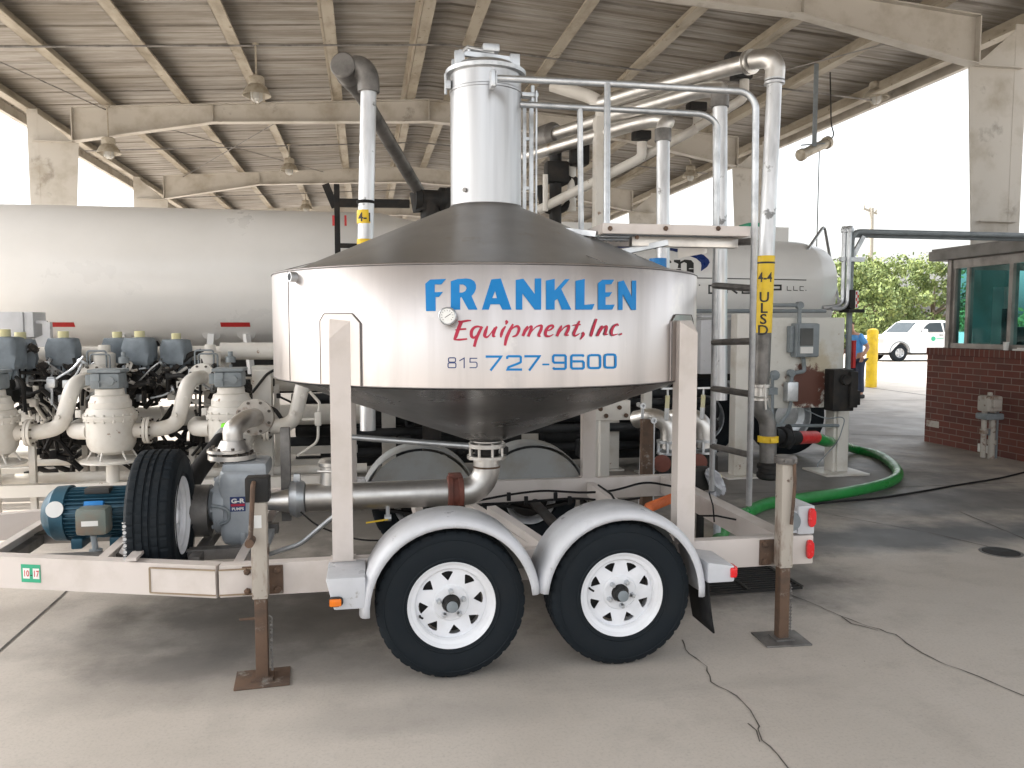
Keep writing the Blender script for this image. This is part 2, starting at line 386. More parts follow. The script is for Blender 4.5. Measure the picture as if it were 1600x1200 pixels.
def stroke(pts, wd=None, sm=True):
    """centre line with widths -> ribbon polygon as quads list"""
    pts = [(p[0], p[1], (p[2] if len(p) > 2 else wd)) for p in pts]
    if sm: pts = smooth_line(pts)
    L, R = [], []
    for i, p in enumerate(pts):
        a = Vector(pts[max(i - 1, 0)][:2]); b = Vector(p[:2]); c = Vector(pts[min(i + 1, len(pts) - 1)][:2])
        d0 = (b - a).normalized() if i else (c - b).normalized(); d1 = (c - b).normalized() if i < len(pts) - 1 else d0
        t = (d0 + d1); t = t.normalized() if t.length > .01 else d1
        n = Vector((-t.y, t.x)); k = 1 / max(.5, n.dot(Vector((-d1.y, d1.x)))); h = p[2] / 2 * k
        L.append((b.x + n.x * h, b.y + n.y * h)); R.append((b.x - n.x * h, b.y - n.y * h))
    return ('R', L, R)
def text_polys(s, size=1.0, bold=0.0, sx=1.0, shear=0.0, align='LEFT'):
    c = bpy.data.curves.new('t', 'FONT'); c.body = s; c.size = size; c.offset = bold; c.shear = shear; c.align_x = align; c.resolution_u = 3
    o = bpy.data.objects.new('t', c); COL.objects.link(o)
    dg = bpy.context.evaluated_depsgraph_get(); me = bpy.data.meshes.new_from_object(o.evaluated_get(dg))
    r = [[(me.vertices[i].co.x * sx, me.vertices[i].co.y) for i in p.vertices] for p in me.polygons]
    bpy.data.objects.remove(o); bpy.data.curves.remove(c); bpy.data.meshes.remove(me); return r
def text_on(name, s, fn, mats, parent, size, bold=0, sx=1, shear=0, align='CENTER', step=0):
    """fn(u,v,lift) -> 3D in metres"""
    m = M(); t = bmesh.new()
    for pg in text_polys(s, size, bold, sx, shear, align):
        vs = [t.verts.new((x, y, 0)) for x, y in pg]
        try: t.faces.new(vs)
        except ValueError: pass
    if step:
        xs = [v.co.x for v in t.verts]; x = min(xs) + step
        while x < max(xs):
            bmesh.ops.bisect_plane(t, geom=t.verts[:] + t.edges[:] + t.faces[:], plane_co=(x, 0, 0), plane_no=(1, 0, 0)); x += step
    for v in t.verts: v.co = fn(v.co.x, v.co.y, 0)
    m.merge(t); return ob(name, m, mats, parent, smooth=False)
# ============================================================ SETTING
m = M(); vs = m.mapped([V(-300, -150, 0), V(300, -150, 0), V(300, 500, 0), V(-300, 500, 0)]); m.face(vs)
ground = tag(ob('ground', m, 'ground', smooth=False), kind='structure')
K['crackm'] = mat('crack_fill', (.07, .062, .055), (.17, .155, .14), .9, 0, 9)
def crack(name, pts, wd, jit=0.0, px=True):
    P = [gz(*p) for p in pts] if px else [V(*p, 0) for p in pts]
    q = []
    for a, b in zip(P, P[1:]):
        n = max(1, int((b - a).length / .05)) if jit else 1
        for i in range(n): q.append(a.lerp(b, i / n) + V(random.uniform(-jit, jit), random.uniform(-jit, jit), 0) * (1 if i else .3))
    q.append(P[-1]); m = M(); prev = None
    for i, p in enumerate(q):
        d = (q[min(i + 1, len(q) - 1)] - q[max(i - 1, 0)]).normalized(); n = V(-d.y, d.x, 0)
        h = wd * (random.uniform(.4, 1.3) if jit else 1) / 2
        cur = m.mapped([p + n * h + V(0, 0, .003), p - n * h + V(0, 0, .003)])
        if prev: m.face([prev[0], prev[1], cur[1], cur[0]])
        prev = cur
    return tag(ob(name, m, 'crackm', smooth=False), kind='structure')
crack('ground_crack', [(1066, 1000), (1076, 1022), (1105, 1042), (1110, 1066), (1150, 1088), (1172, 1110), (1186, 1136), (1184, 1140), (1190, 1158), (1215, 1180), (1232, 1202)], .008, .008)
crack('ground_crack', [(1168, 1131), (1182, 1142), (1187, 1160)], .007, .004)
crack('ground_crack', [(1236, 930), (1270, 944), (1310, 962), (1345, 975), (1400, 992), (1430, 1014), (1480, 1040), (1530, 1058), (1600, 1088)], .008, .009)
crack('ground_crack', [(1312, 962), (1330, 975), (1372, 986)], .008, .005)
crack('ground_joint', [(-60, 1070), (96, 932), (190, 842)], .016)
crack('ground_joint', [(1300, 805), (1450, 832), (1600, 868)], .010, .003)
crack('ground_joint', [(1500, 800), (1600, 842)], .010, .003)
crack('ground_joint', [(1330, 679), (1450, 682)], .02)
crack('ground_joint', [(1345, 604), (1450, 618)], .06)
crack('ground_joint', [(-40, 7.35), (40, 7.35)], .012, 0, False)
crack('ground_joint', [(-40, 16.0), (40, 16.0)], .02, 0, False)
crack('ground_joint', [(8.2, -10), (8.2, 8)], .012, 0, False)
# ------------------------------------------------------------ canopy
XL, XR, RX = -6.6, 9.5, 1.45
ZE, ZR = 6.06, 6.62
def ztop(x): return ZR - (ZR - ZE) * abs(x - RX) / (XR - RX)
canopy = empty('canopy', (RX, 10.5, 0), 'large open steel canopy with pitched sheet roof over the fuel loading bays', 'canopy')
def ibeam(m, top, bot, y, d=.2):
    """web between polylines top/bot (x,z) lists, flanges along both"""
    web = top + bot[::-1]
    m.prism(web, lambda u, v, h: V(u, y - .006 + h, v), .012)
    for line in (top, bot):
        for (x0, z0), (x1, z1) in zip(line, line[1:]):
            m.bar(V(x0, y, z0), V(x1, y, z1), d, .018)
for fy in (2.9, 10.5, 18.1, 25.7, 33.3, 40.9):
    for s, xo in ((-1, XL), (1, XR)):
        m = M(); xi = xo - s * .76; xb = xo - s * .42; zt = ztop(xo - s * .4)
        ibeam(m, [(xo, 0), (xo, ztop(xo))], [(xb, 0), (xi, 5.42)], fy)
        m.bar(V(xi, fy, 5.42), V(xi, fy, ztop(xi) - .01), .2, .018, V(1, 0, 0))
        m.bar(V(xo, fy, 5.42), V(xi, fy, 5.42), .19, .014)
        for q in (1.2, 3.2): m.bar(V(xo, fy, q), V(xo - s * (.42 + .34 * q / 5.4), fy, q), .16, .012)
        m.box((min(xo, xb) - .05, fy - .16, .0), (max(xo, xb) + .05, fy + .16, .03))
        ob('column', m, 'whitebeam', canopy)
        m = M(); a = xi - s * .012; b = xi - s * 2.75
        ibeam(m, [(a, ztop(a)), (b, ztop(b)), (RX, ZR)], [(a, 5.44), (b, ztop(b) - .36), (RX, ZR - .46)], fy)
        m.bar(V(b, fy, ztop(b) - .36), V(b, fy, ztop(b)), .17, .012, V(1, 0, 0))
        m.bar(V(RX + s * .01, fy, ZR - .46), V(RX + s * .01, fy, ZR), .17, .014, V(1, 0, 0))
        ob('rafter', m, 'whitebeam', canopy)
YA, YB = -2.0, 43.0
PX = [XL - .25] + [-5.25, -3.7, -2.2, -.6, .95, 1.95, 3.5, 5.1, 6.6, 8.15] + [XR + .25]
for x in PX:
    m = M(); z0 = ztop(x) + .02; s = -1 if x < RX else 1; h = .27
    m.box((x - .004, YA, z0), (x + .004, YB, z0 + h)); m.box((x - .005, YA, z0), (x - s * .19, YB, z0 + .006)); m.box((x - s * .184, YA, z0 + .0065), (x - s * .19, YB, z0 + .036))
    m.box((x + .0045, YA, z0 + h - .006), (x + s * .08, YB, z0 + h)) if s > 0 else m.box((x - .08, YA, z0 + h - .006), (x - .0045, YB, z0 + h))
    ob('purlin', m, 'purlin', canopy)
EO = .75
for s, xo in ((-1, XL - EO), (1, XR + EO)):
    m = M(); zr = ZR + .315; k = (ZR - ZE) / (XR - RX); ze = zr - k * abs(xo - RX)
    prof = []; y = YA
    while y < YB:
        for hgt in (.010, .010, .042): prof += [(y, 0), (y + .20, 0), (y + .225, hgt), (y + .28, hgt), (y + .305, 0)]; y += .305
    prev = None
    for (py, dz) in prof:
        cur = m.mapped([V(RX, py, zr + dz), V(xo, py, ze + dz)])
        if prev: m.face([prev[0], prev[1], cur[1], cur[0]])
        prev = cur
    roof = ob('roof_sheet', m, 'roof', canopy, smooth=False)
    so_ = roof.modifiers.new('thick', 'SOLIDIFY'); so_.thickness = .002; so_.offset = 1
    m = M(); m.box((xo - .07 * (s < 0), YA, ze - .22), (xo + .07 * (s > 0), YB, ze + .07)); m.box((xo - s * .002, YA, ze - .225), (xo - s * .05, YB, ze - .215))
    ob('eave_gutter', m, 'whitebeam', canopy)
m = M(); m.bar(V(RX - .25, 20, ZR + .3), V(RX + .25, 20, ZR + .3), .4, .01)
m = M()
for y in (14.3, 21.9, 29.5):
    zc = ZE + .0
    m.tube([V(XL - .2, y, ztop(XL) - .05), V(RX, y, ZR - .07), V(XR + .2, y, ztop(XR) - .05)], .017, 6)
ob('conduit', m, 'darkpipe', canopy)
def brace(y0, y1, x0, x1):
    m = M(); m.tube([V(x0, y0, ztop(x0) - .05), V(x1, y1, ztop(x1) - .05)], .011, 6); ob('cross_brace', m, 'darkpipe', canopy)
brace(18.1, 25.7, -5.3, -1.2); brace(25.7, 18.1, -5.3, -1.2); brace(10.5, 18.1, 8.7, 5.1); brace(10.5, 18.1, -7, -5.2)
# ---- hanging lamps
def lamp(p, label, drop=.55, top=None, s=1.0):
    t = empty('hanging_lamp', p, label, 'lamp', 'lamps hung under the canopy')
    m = M(); m.tube([p + V(0, 0, .24 * s), p + V(0, 0, drop + .2)], .016, 8); m.lathe([(.05, 0), (.05, .03)], p + V(0, 0, drop + .17)); ob('stem', m, 'lampm', t)
    m = M(); m.lathe([(.0, .27), (.10, .27), (.13, .25), (.135, .15), (.12, .13), (.0, .13)], p, seg=24); ob('ballast_housing', m, 'lampm', t)
    m = M(); m.lathe([(.12, .13), (.16, .1), (.225, -.02), (.235, -.05), (.225, -.05), (.215, -.02), (.15, .09), (.11, .12)], p, seg=28, cap=False); ob('lamp_shade', m, 'lampm', t)
    m = M(); m.lathe([(.09, .10), (.10, 0), (.095, -.11), (.05, -.15), (0, -.155)], p, seg=20); ob('glass_globe', m, 'glassd', t)
    m = M()
    for k in range(6):
        a = k * pi / 3; q = V(cos(a), sin(a), 0)
        m.tube([p + q * .12 + V(0, 0, .04), p + q * .12 + V(0, 0, -.1), p + q * .05 + V(0, 0, -.18)], .006, 5)
    ob('wire_guard', m, 'lampm', t); return t
lp = [((401, 145, 14.3), 'dome lamp hanging on a long stem left of the tall loading arm pipe'),
      ((170, 236, 14.3 + 3.6), 'dome lamp at the far left just below the nearest full rafter'),
      ((452, 264, 21.9), 'smaller dome lamp in the second bay, left of the loading arm pipe'),
      ((478, 325, 29.5), 'small distant dome lamp just above the white tanker roof line'),
      ((1369, 150, 14.3), 'dome lamp near the right eave beside the near right rafter'),
      ((1079, 274, 21.9), 'dusty dome lamp by the right eave behind the grey vertical pipes')]
for (px, py, Y), l in lp:
    p = at(px, py, Y); top = ztop(p.x); lamp(p, l, max(.25, top - p.z - .22))
# ---- speaker under the right eave
p = at(1272, 236, 13.0); t = empty('floodlight', p, 'white tubular floodlight hung under the right eave with loose wires', 'floodlight')
a, b = at(1250, 243, 13.0), at(1294, 222, 13.3); d = (b - a).normalized(); L = (b - a).length
m = M(); m.lathe([(.06, 0), (.105, .01), (.105, .08), (.085, .1), (.085, L - .08), (.11, L - .07), (.11, L), (.0, L)], a, d, 24); ob('body', m, 'lampm', t)
m = M(); m.bar(p + V(0, 0, .08), V(p.x, p.y, ztop(p.x)), .08, .02, V(0, 1, 0)); m.bar(p + V(-.25, 0, .09), p + V(.2, 0, .14), .03, .02); ob('bracket', m, 'grey', t)
m = M(); m.tube([b, b + V(.12, 0, .12), b + V(.05, 0, .3), V(b.x, b.y, ztop(b.x))], .012, 6, .1); m.tube([p + V(.1, 0, 0), p + V(.1, 0, -1.9)], .009, 6); ob('cable', m, 'blackm', t)
# ------------------------------------------------------------ white tanker behind
TYC, TZC, TA, TB = 10.45, 2.22, 1.08, .86
tk = empty('tanker_trailer', (0, TYC, 0), 'long white road tanker parked behind the trailer, its lettering in dark blue', 'tanker')
x0, x1 = -8.5, 6.0
def ell(a, b, n=64, e=2.35):
    q = []
    for i in range(n):
        t = 2 * pi * i / n; c, s = cos(t), sin(t)
        q.append((math.copysign(abs(c) ** (2 / e), c) * a, math.copysign(abs(s) ** (2 / e), s) * b))
    return q
def drop(x, b): return 1 if b < 0 else 1 - .29 * max(0, min(1, (x - .7) / .5))
m = M(); rings = []
for x, k in [(x0 - .35, .55), (x0 - .2, .85), (x0, 1)] + [(-7 + i * .9, 1) for i in range(15)] + [(x1 - .26, 1), (x1 - .24, .995), (x1 - .03, .93), (x1 + .01, .90), (x1 + .015, .5)]:
    rings.append([m.bm.verts.new(V(x, TYC + a * k, TZC + b * k * drop(x, b))) for a, b in ell(TA, TB)])
for r0, r1 in zip(rings, rings[1:]):
    for i in range(len(r0)): m.face([r0[i], r0[(i + 1) % 64], r1[(i + 1) % 64], r1[i]])
m.face(rings[0]); m.face(rings[-1]); tank_b = ob('tank_body', m, 'tanker', tk, sharp=40)
def tank_surf(px, py, lift=0.0):
    r = ray(px, py); best = None; t0 = (TYC - TA - .3) / r.y
    for i in range(400):
        t = t0 + i * .004 / r.y; q = V(r.x * t, r.y * t, EYE + r.z * t)
        if (abs((q.y - TYC) / TA)) ** 2.35 + (abs((q.z - TZC) / (TB * drop(q.x, q.z - TZC)))) ** 2.35 < 1: break
    return q - Vector(r).normalized() * (.006 + lift)
m = M(); zl = TZC + TB * .71; m.box((2.0, TYC - .42, zl - .1), (5.62, TYC - .36, zl + .16)); m.box((2.0, TYC + .36, zl - .1), (5.62, TYC + .42, zl + .16)); m.box((5.56, TYC - .36, zl - .06), (5.62, TYC + .36, zl + .16))
for x in (2.5, 4.6): m.lathe([(.28, 0), (.28, .16), (.2, .2), (0, .2)], V(x, TYC, zl - .04), seg=24)
ob('rollover_rail', m, 'tanker', tk)
for x in (-5.1, -3.3, -1.45, .4, 2.2, 4.1):
    m = M()
    m.box((x - .16, TYC - 1.0, 0), (x + .16, TYC - .97, .04)); m.bm.clear()
    c = [tank_surf(0, 0)] if 0 else None
    # reflective strip on the lower flank
    z = 1.71; yy = TYC - TA * (1 - (abs(z - TZC) / TB) ** 2.35) ** (1 / 2.35) - .004
    y2 = TYC - TA * (1 - (abs(z - .05 - TZC) / TB) ** 2.35) ** (1 / 2.35) - .004
    q = m.mapped([V(x - .16, yy, z), V(x + .16, yy, z), V(x + .16, y2, z - .05), V(x - .16, y2, z - .05)]); m.face(q)
    ob('reflector_strip', m, 'red', tank_b, smooth=False)
m = M()   # chassis, supports, underside piping
for y in (-.45, .45): m.box((x0 + .4, TYC + y - .05, 1.08), (x1 - .2, TYC + y + .05, 1.30))
for x in (-7, -5.4, -3.8, -2.4, -.8, .8, 2.4, 4, 5.6): m.box((x - .06, TYC - .8, 1.14), (x + .06, TYC + .8, 1.50))
m.tube([V(-6, TYC - .6, .95), V(4.5, TYC - .6, .95)], .08); m.box((-5.5, TYC - .98, .98), (6.2, TYC - .9, 1.12)); ob('chassis', m, 'blackm', tk)
for x in (-1.95, -1.45): pass
for k, (px, px2) in enumerate(((330, 322), (385, 392))):
    a = tank_surf(px, 522); b = V(at(px2, 600, 9.5).x, 9.6, 1.1)
    m = M(); m.bar(a, b, .07, .05); m.lathe([(.12, -.02), (.10, .0), (0, .004)], a, V(0, -.75, -.65), 20); ob('support_strut', m, 'tanker', tk)
a = tank_surf(190, 522); m = M(); m.lathe([(.12, -.02), (.10, .0), (0, .004)], a, V(0, -.75, -.65), 20); m.bar(a, V(a.x, 9.75, 1.1), .07, .05); ob('support_strut', m, 'tanker', tk)
def roadwheel(x, y, nm='wheel'):
    m = M(); m.lathe([(.30, -.13), (.42, -.15), (.49, -.12), (.51, -.05), (.51, .05), (.49, .12), (.42, .15), (.30, .13)], V(x, y, .51), V(0, 1, 0), 40, cap=False)
    o = ob(nm, m, 'tyre', tk, org=V(x, y, .51))
    m = M(); m.lathe([(.31, -.13), (.29, -.12), (.27, -.02), (.19, .0), (.16, -.05), (.0, -.06)], V(x, y, .51), V(0, 1, 0), 32, cap=False); ob('rim', m, 'galv', o); return o
for x in (5.35, 4.15, -5.2): roadwheel(x, TYC - .92); roadwheel(x, TYC + .92)
m = M()
for x in (5.35, 4.15): m.tube([V(x + cos(a) * .6, TYC - .95, .51 + sin(a) * .6) for a in [i * pi / 10 for i in range(11)]], .03, 8)
ob('mudguard_arc', m, 'galv', tk)
m = M(); m.tube([tank_surf(1262, 390), at(1288, 352, 10.2), at(1300, 420, 9.6), at(1312, 480, 9.4)], .02, 6, .15); ob('vent_hose', m, 'galv', tk)
m = M(); m.box((5.1, TYC - .3, zl + .14), (5.5, TYC + .0, zl + .23), .02); ob('vent_cap', m, 'sgreen', tk)
# lettering on the tanker
tf = lambda u, v, h=0: tank_surf(u, v, h)
ring = [(950, 385), (985, 384.3), (1018, 384.5), (1050, 387.5), (1064, 389.5), (1084, 393), (1100, 398.5), (1107, 405), (1109, 410), (1105, 417), (1095, 424), (1096, 415), (1095, 410), (1088, 404), (1075, 399), (1064, 395.5), (1050, 391.8), (1018, 388.5), (985, 387), (950, 388)]
_old = [(950, 388), (985, 385), (1018, 386), (1040, 388), (1065, 391), (1085, 395), (1100, 401), (1107, 407), (1108, 411), (1104, 418), (1094, 424), (1096, 416), (1096, 409), (1090, 403), (1075, 397), (1060, 394), (1040, 391.5), (1010, 389.5), (985, 388.5), (950, 391)]
decal('logo_ring', [ring], tf, 'dblue', tank_b, step=8)
lets = [[(1019, 405), (1046, 405.5), (1049, 409), (1049, 426), (1038, 426), (1038, 412), (1030, 411.5), (1019, 411.5)], [(1053, 406), (1063, 406), (1063, 409), (1070, 405.5), (1080, 406.5), (1084, 411), (1084, 426), (1073, 426), (1073, 411.5), (1069, 409.5), (1064, 412), (1064, 426), (1053, 426)],
        [(985, 397), (994, 397.5), (994, 426), (985, 426)], [(1001, 404.5), (1009, 404), (1013, 408), (1014, 426), (1003, 426)]]
decal('logo_lettering', lets, tf, 'ink', tank_b, step=0)
decal('logo_rule', [[(1000, 432), (1130, 434.2), (1260, 436.8), (1260, 438.4), (1130, 435.8), (1000, 433.6)]], tf, 'ink', tank_b, step=10)
def g(px, w, n):   # wide capitals, centre line strokes
    y0, y1 = 446, 458
    if n == 'G': return [stroke([(px + w, y0), (px, y0), (px, y1), (px + w, y1), (px + w, 452), (px + w * .5, 452)], 2.6, False)]
    if n == 'R': return [stroke([(px, y1), (px, y0), (px + w, y0), (px + w, 452), (px, 452)], 2.6, False), stroke([(px + w * .45, 452), (px + w, y1 + .5)], 2.8, False)]
    if n == 'O': return [stroke([(px, 452), (px, y0), (px + w, y0), (px + w, y1), (px, y1), (px, 451)], 2.6, False)]
    if n == 'U': return [stroke([(px, y0), (px, y1), (px + w, y1), (px + w, y0)], 2.6, False)]
    if n == 'P': return [stroke([(px, y1 + 1), (px, y0), (px + w, y0), (px + w, 452.5), (px, 452.5)], 2.8, False)]
gp = g(1108, 16, 'G') + g(1136, 16, 'R') + g(1160, 16, 'O') + g(1184, 15, 'U') + g(1207, 13, 'P') + [stroke([(1092, 445.5), (1094, 445.5)], 2)]
for p_, q_ in ((1230, 0), (1240, 0)): gp.append(stroke([(p_, 447), (p_, 453.5), (p_ + 6.5, 453.8)], 1.1, False))
gp.append(stroke([(1256, 448), (1250, 447.6), (1250, 453.8), (1256, 454)], 1.1, False)); gp.append(stroke([(1258.5, 453.6), (1260, 453.6)], 1.3, False))
decal('group_lettering', gp, tf, 'ink', tank_b, step=0)
# ------------------------------------------------------------ booth
BX, BY = 7.95, 10.24
bo = empty('control_booth', (BX + 1, BY - 1.5, 0), 'small brick control booth with tinted sliding windows and flat grey roof', 'booth')
m = M(); m.box((BX, 4.5, 0), (BX + 2.6, BY, 1.26)); ob('brick_wall', m, 'brick', bo, smooth=False)
m = M(); m.box((BX - .012, 4.49, 1.262), (BX + 2.61, BY + .012, 1.36), .008); ob('brick_sill', m, 'soldier', bo, smooth=False)
UX, UY = BX + .10, 9.93
m = M()
for y in (UY - .03, 8.60, 7.3, 6.1): m.box((UX, y - .035, 1.362), (UX + .09, y + .035, 2.56), .006)
m.box((UX - .01, 4.5, 1.363), (UX + .1, UY + .008, 1.43)); m.box((UX - .01, 4.5, 2.46), (UX + .1, UY + .008, 2.58))
m.box((UX - .03, UY - .012, 1.365), (UX + .13, UY + .06, 2.58)); m.box((UX + 2.2, UY - .05, 1.362), (UX + 2.35, UY + .05, 2.56))
m.box((UX + .1, UY - .02, 2.45), (UX + 2.3, UY + .03, 2.56)); yq, yr = atx(1509, 480, UX).y, atx(1578, 480, UX).y; m.box((UX + .01, yq - .03, 1.431), (UX + .09, yq + .02, 2.459)); m.box((UX - .005, yr - .03, 1.431), (UX + .095, yr + .03, 2.459)); ob('window_frame', m, 'frame_alu', bo)
m = M(); m.box((UX + .04, 4.6, 1.432), (UX + .048, UY, 2.458)); ob('window_glass', m, 'glass', bo, smooth=False)
m = M(); m.box((UX + .13, UY + .01, 1.432), (UX + 2.2, UY + .018, 2.458)); ob('window_glass', m, 'glass', bo, smooth=False)
m = M(); m.box((BX - .03, 4.3, 2.585), (BX + 2.8, BY + .02, 2.72), .01); m.box((BX + .0, 4.33, 2.722), (BX + 2.77, BY - .01, 2.75)); ob('roof', m, 'fascia', bo)
m = M(); m.box((BX + 2.4, 4.6, 1.362), (BX + 2.5, 5.2, 2.58)); m.box((BX + 2.4, 7.3, 1.362), (BX + 2.5, 7.9, 2.58)); m.box((UX + .5, 9.55, 1.362), (UX + .56, 9.75, 2.2)); m.box((UX + .3, 5, 1.362), (UX + 2.2, 5.1, 2.58)); ob('inner_wall', m, 'cinder', bo)
m = M(); m.box((UX + .35, 8.9, 1.363), (UX + .6, 9.3, 1.66), .02); m.box((UX + .7, 9.2, 1.363), (UX + .75, 9.26, 2.1)); m.cyl(V(UX + .5, 9.5, 1.363), V(UX + .5, 9.5, 1.9), .05); ob('desk_equipment', m, 'ink', bo)
m = M(); m.box((BX - .004, 9.95, .23), (BX + .002, 10.2, .32)); ob('replaced_brick', m, 'rustwhite', bo, smooth=False)
m = M(); m.box((BX - .05, 9.05, .02), (BX - .001, 9.16, .13), .01); m.box((BX - .05, 8.92, .02), (BX - .001, 9.03, .12), .01); ob('wall_plate', m, 'paper', bo)
# cup on ledge, box on ledge
p = atx(1570, 546, BX + .03); c = empty('paper_cup', V(BX + .045, p.y, 1.362), 'white paper cup standing on the booth sill', 'cup')
m = M(); m.lathe([(.028, 0), (.034, .1), (.037, .1), (.037, .105), (.033, .105), (.027, .004)], V(BX + .045, p.y, 1.362), seg=20); ob('cup_wall', m, 'paper', c)
m = M(); p2 = atx(1592, 545, BX + .04); m.box((BX + .0, p2.y - .13, 1.3625), (BX + .08, p2.y + .06, 1.385), .004); m.box((BX + .01, p2.y - .1, 1.386), (BX + .07, p2.y, 1.40), .004)
tag(ob('booklet', m, 'paper', org=V(BX + .04, p2.y, 1.3625)), 'small stack of papers on the booth sill right of the cup', 'papers')
# meter fixed at booth foot
cx, cy = gz(1563, 722).x - .0, gz(1563, 722).y; cx = BX - .25; cy = 8.75
mm = empty('gas_meter', (cx, cy, 0), 'white utility meter on twin pipes beside the brick booth wall', 'meter')
m = M(); m.box((cx - .11, cy - .09, .60), (cx + .11, cy + .09, .80), .03); m.lathe([(.03, 0), (.03, .04)], V(cx, cy, .80)); m.box((cx - .06, cy - .13, .66), (cx + .06, cy - .091, .76), .01); ob('meter_body', m, 'rustwhite', mm)
m = M(); m.tube([V(cx - .07, cy, .6), V(cx - .07, cy, .02)], .032, 12); m.lathe([(.05, 0), (.05, .06)], V(cx - .07, cy, .32)); m.tube([V(cx + .05, cy, .6), V(cx + .05, cy, 0)], .04, 12); m.lathe([(.055, 0), (.055, .06)], V(cx + .05, cy, .18)); ob('riser_pipe', m, 'rustwhite', mm)
m = M(); m.box((cx - .12, cy - .1, .50), (cx + .13, cy + .1, .58), .02); m.tube([V(cx + .12, cy, .6), V(cx + .12, cy, .0)], .014, 8); m.box((cx - .02, cy - .03, .30), (cx + .0, cy + .03, .38)); ob('regulator', m, 'grey', mm)
# post at frame edge
p = V(7.62, 7.95, 0); m = M(); m.box((p.x - .02, p.y - .03, 0), (p.x + .03, p.y + .03, .62), .004); tag(ob('short_post', m, 'rust', org=p), 'short rusty post at the foot of the booth near the meter', 'post')
# ------------------------------------------------------------ bollard
p = gz(1361, 605); m = M(); m.lathe([(.145, 0), (.145, 1.50), (.13, 1.55), (.07, 1.585), (0, 1.595)], p, seg=32)
bl = tag(ob('bollard', m, 'yellow', org=p), 'yellow steel bollard standing in front of the white pickup', 'bollard')
# ------------------------------------------------------------ utility pole
p = gz(1357, 517.5) if 0 else V(42.5, 66, 0); q = at(1362, 325, 66); p = V(at(1357, 520, 66).x, 66, 0)
up = empty('utility_pole', p, 'tall weathered wooden utility pole with a short crossarm beyond the bollard', 'utility pole')
m = M(); m.cyl(p, V(q.x, 66, q.z), .33, .19, 16); ob('pole_shaft', m, 'pole', up)
m = M(); m.bar(V(q.x - .85, 66, q.z - .05), V(q.x + .55, 66, q.z - .5), .16, .16)
for k in (-.75, -.2, .45): m.lathe([(.07, 0), (.09, .12), (.05, .24), (0, .26)], V(q.x + k, 66, q.z - .2 - k * .3), seg=10)
ob('crossarm', m, 'pole', up)
# ------------------------------------------------------------ trees
def tree(loc, h, r, seed, label):
    rnd = random.Random(seed); t = empty('broadleaf_tree', loc, label, 'tree', 'trees beyond the yard')
    L = Vector(loc); m = M(); m.tube([L, L + V(.1, 0, h * .3), L + V(-.1, .1, h * .62)], lambda q: .22 * (1 - q * .7), 8)
    for k in range(7):
        a = rnd.uniform(0, 6.28); z = h * rnd.uniform(.22, .5)
        m.tube([L + V(0, 0, z), L + V(cos(a) * r * .35, sin(a) * r * .35, z + h * .15), L + V(cos(a) * r * .7, sin(a) * r * .7, z + h * .25)], lambda q: .09 * (1 - q * .8), 6)
    ob('trunk', m, 'bark', t)
    m = M(); cl = []
    for k in range(46):
        a = rnd.uniform(0, 6.28); zz = rnd.uniform(.12, .97); rr = r * sqrt(rnd.random()) * (1 - abs(zz - .42) ** 1.6 * 1.5)
        cl.append((L + V(cos(a) * rr, sin(a) * rr, zz * h), rnd.uniform(.28, .62) * r * .5))
    for c, cr in cl:
        for i in range(170):
            d = V(rnd.gauss(0, 1), rnd.gauss(0, 1), rnd.gauss(0, .75)).normalized() * cr * rnd.uniform(.55, 1.08)
            s = rnd.uniform(.07, .17); n = (d.normalized() + V(rnd.gauss(0, .6), rnd.gauss(0, .6), rnd.gauss(0, .6))).normalized()
            u = n.orthogonal().normalized() * s; w_ = n.cross(u) * .6; q = c + d
            m.face(m.mapped([q - u, q - w_, q + u, q + w_]))
    ob('crown', m, 'leaf', t, smooth=False); return t
T1 = tree((30.5, 47, 0), 5.6, 3.3, 3, 'broad sunlit tree directly above the pickup cab')
T2 = tree((37, 52, 0), 6.2, 3.4, 9, 'tall leafy tree whose crown reaches the booth roof')
def tcopy(src, loc, lab, sc, rz):
    c = dup(src, loc); c.scale = (sc, sc, sc * .96); c.rotation_euler = (0, 0, rz); c['label'] = lab
tcopy(T1, (26.0, 48, 0), 'rounded lower tree right of the utility pole', .78, 2.0)
tcopy(T2, (27.2, 62, 0), 'loose upright tree just left of the utility pole', 1.2, 1.2)
tcopy(T1, (43, 55, 0), 'bushy tree seen through the booth window', 1.2, 4.0)
tcopy(T2, (33.5, 50, 0), 'tree between the cab-side tree and the booth', .86, 5.1)
tcopy(T1, (24.5, 54, 0), 'small shaded tree behind the person in blue', .62, 3.1)
tcopy(T2, (49, 42, 0), 'large tree behind the booth, farthest right', 1.1, .6)
m = M(); rnd = random.Random(7)
for i in range(26000):
    x = rnd.uniform(14, 60); q = V(x, 56 + rnd.gauss(0, 1.2), abs(rnd.gauss(0, 1.0)) + .1); s = rnd.uniform(.1, .28); n = V(rnd.gauss(0, 1), -1, rnd.gauss(0, .8)).normalized(); u = n.orthogonal().normalized() * s; w_ = n.cross(u) * .6
    m.face(m.mapped([q - u, q - w_, q + u, q + w_]))
tag(ob('undergrowth', m, 'leaf', smooth=False), 'dense green undergrowth beneath the far trees', 'undergrowth', kind='stuff')
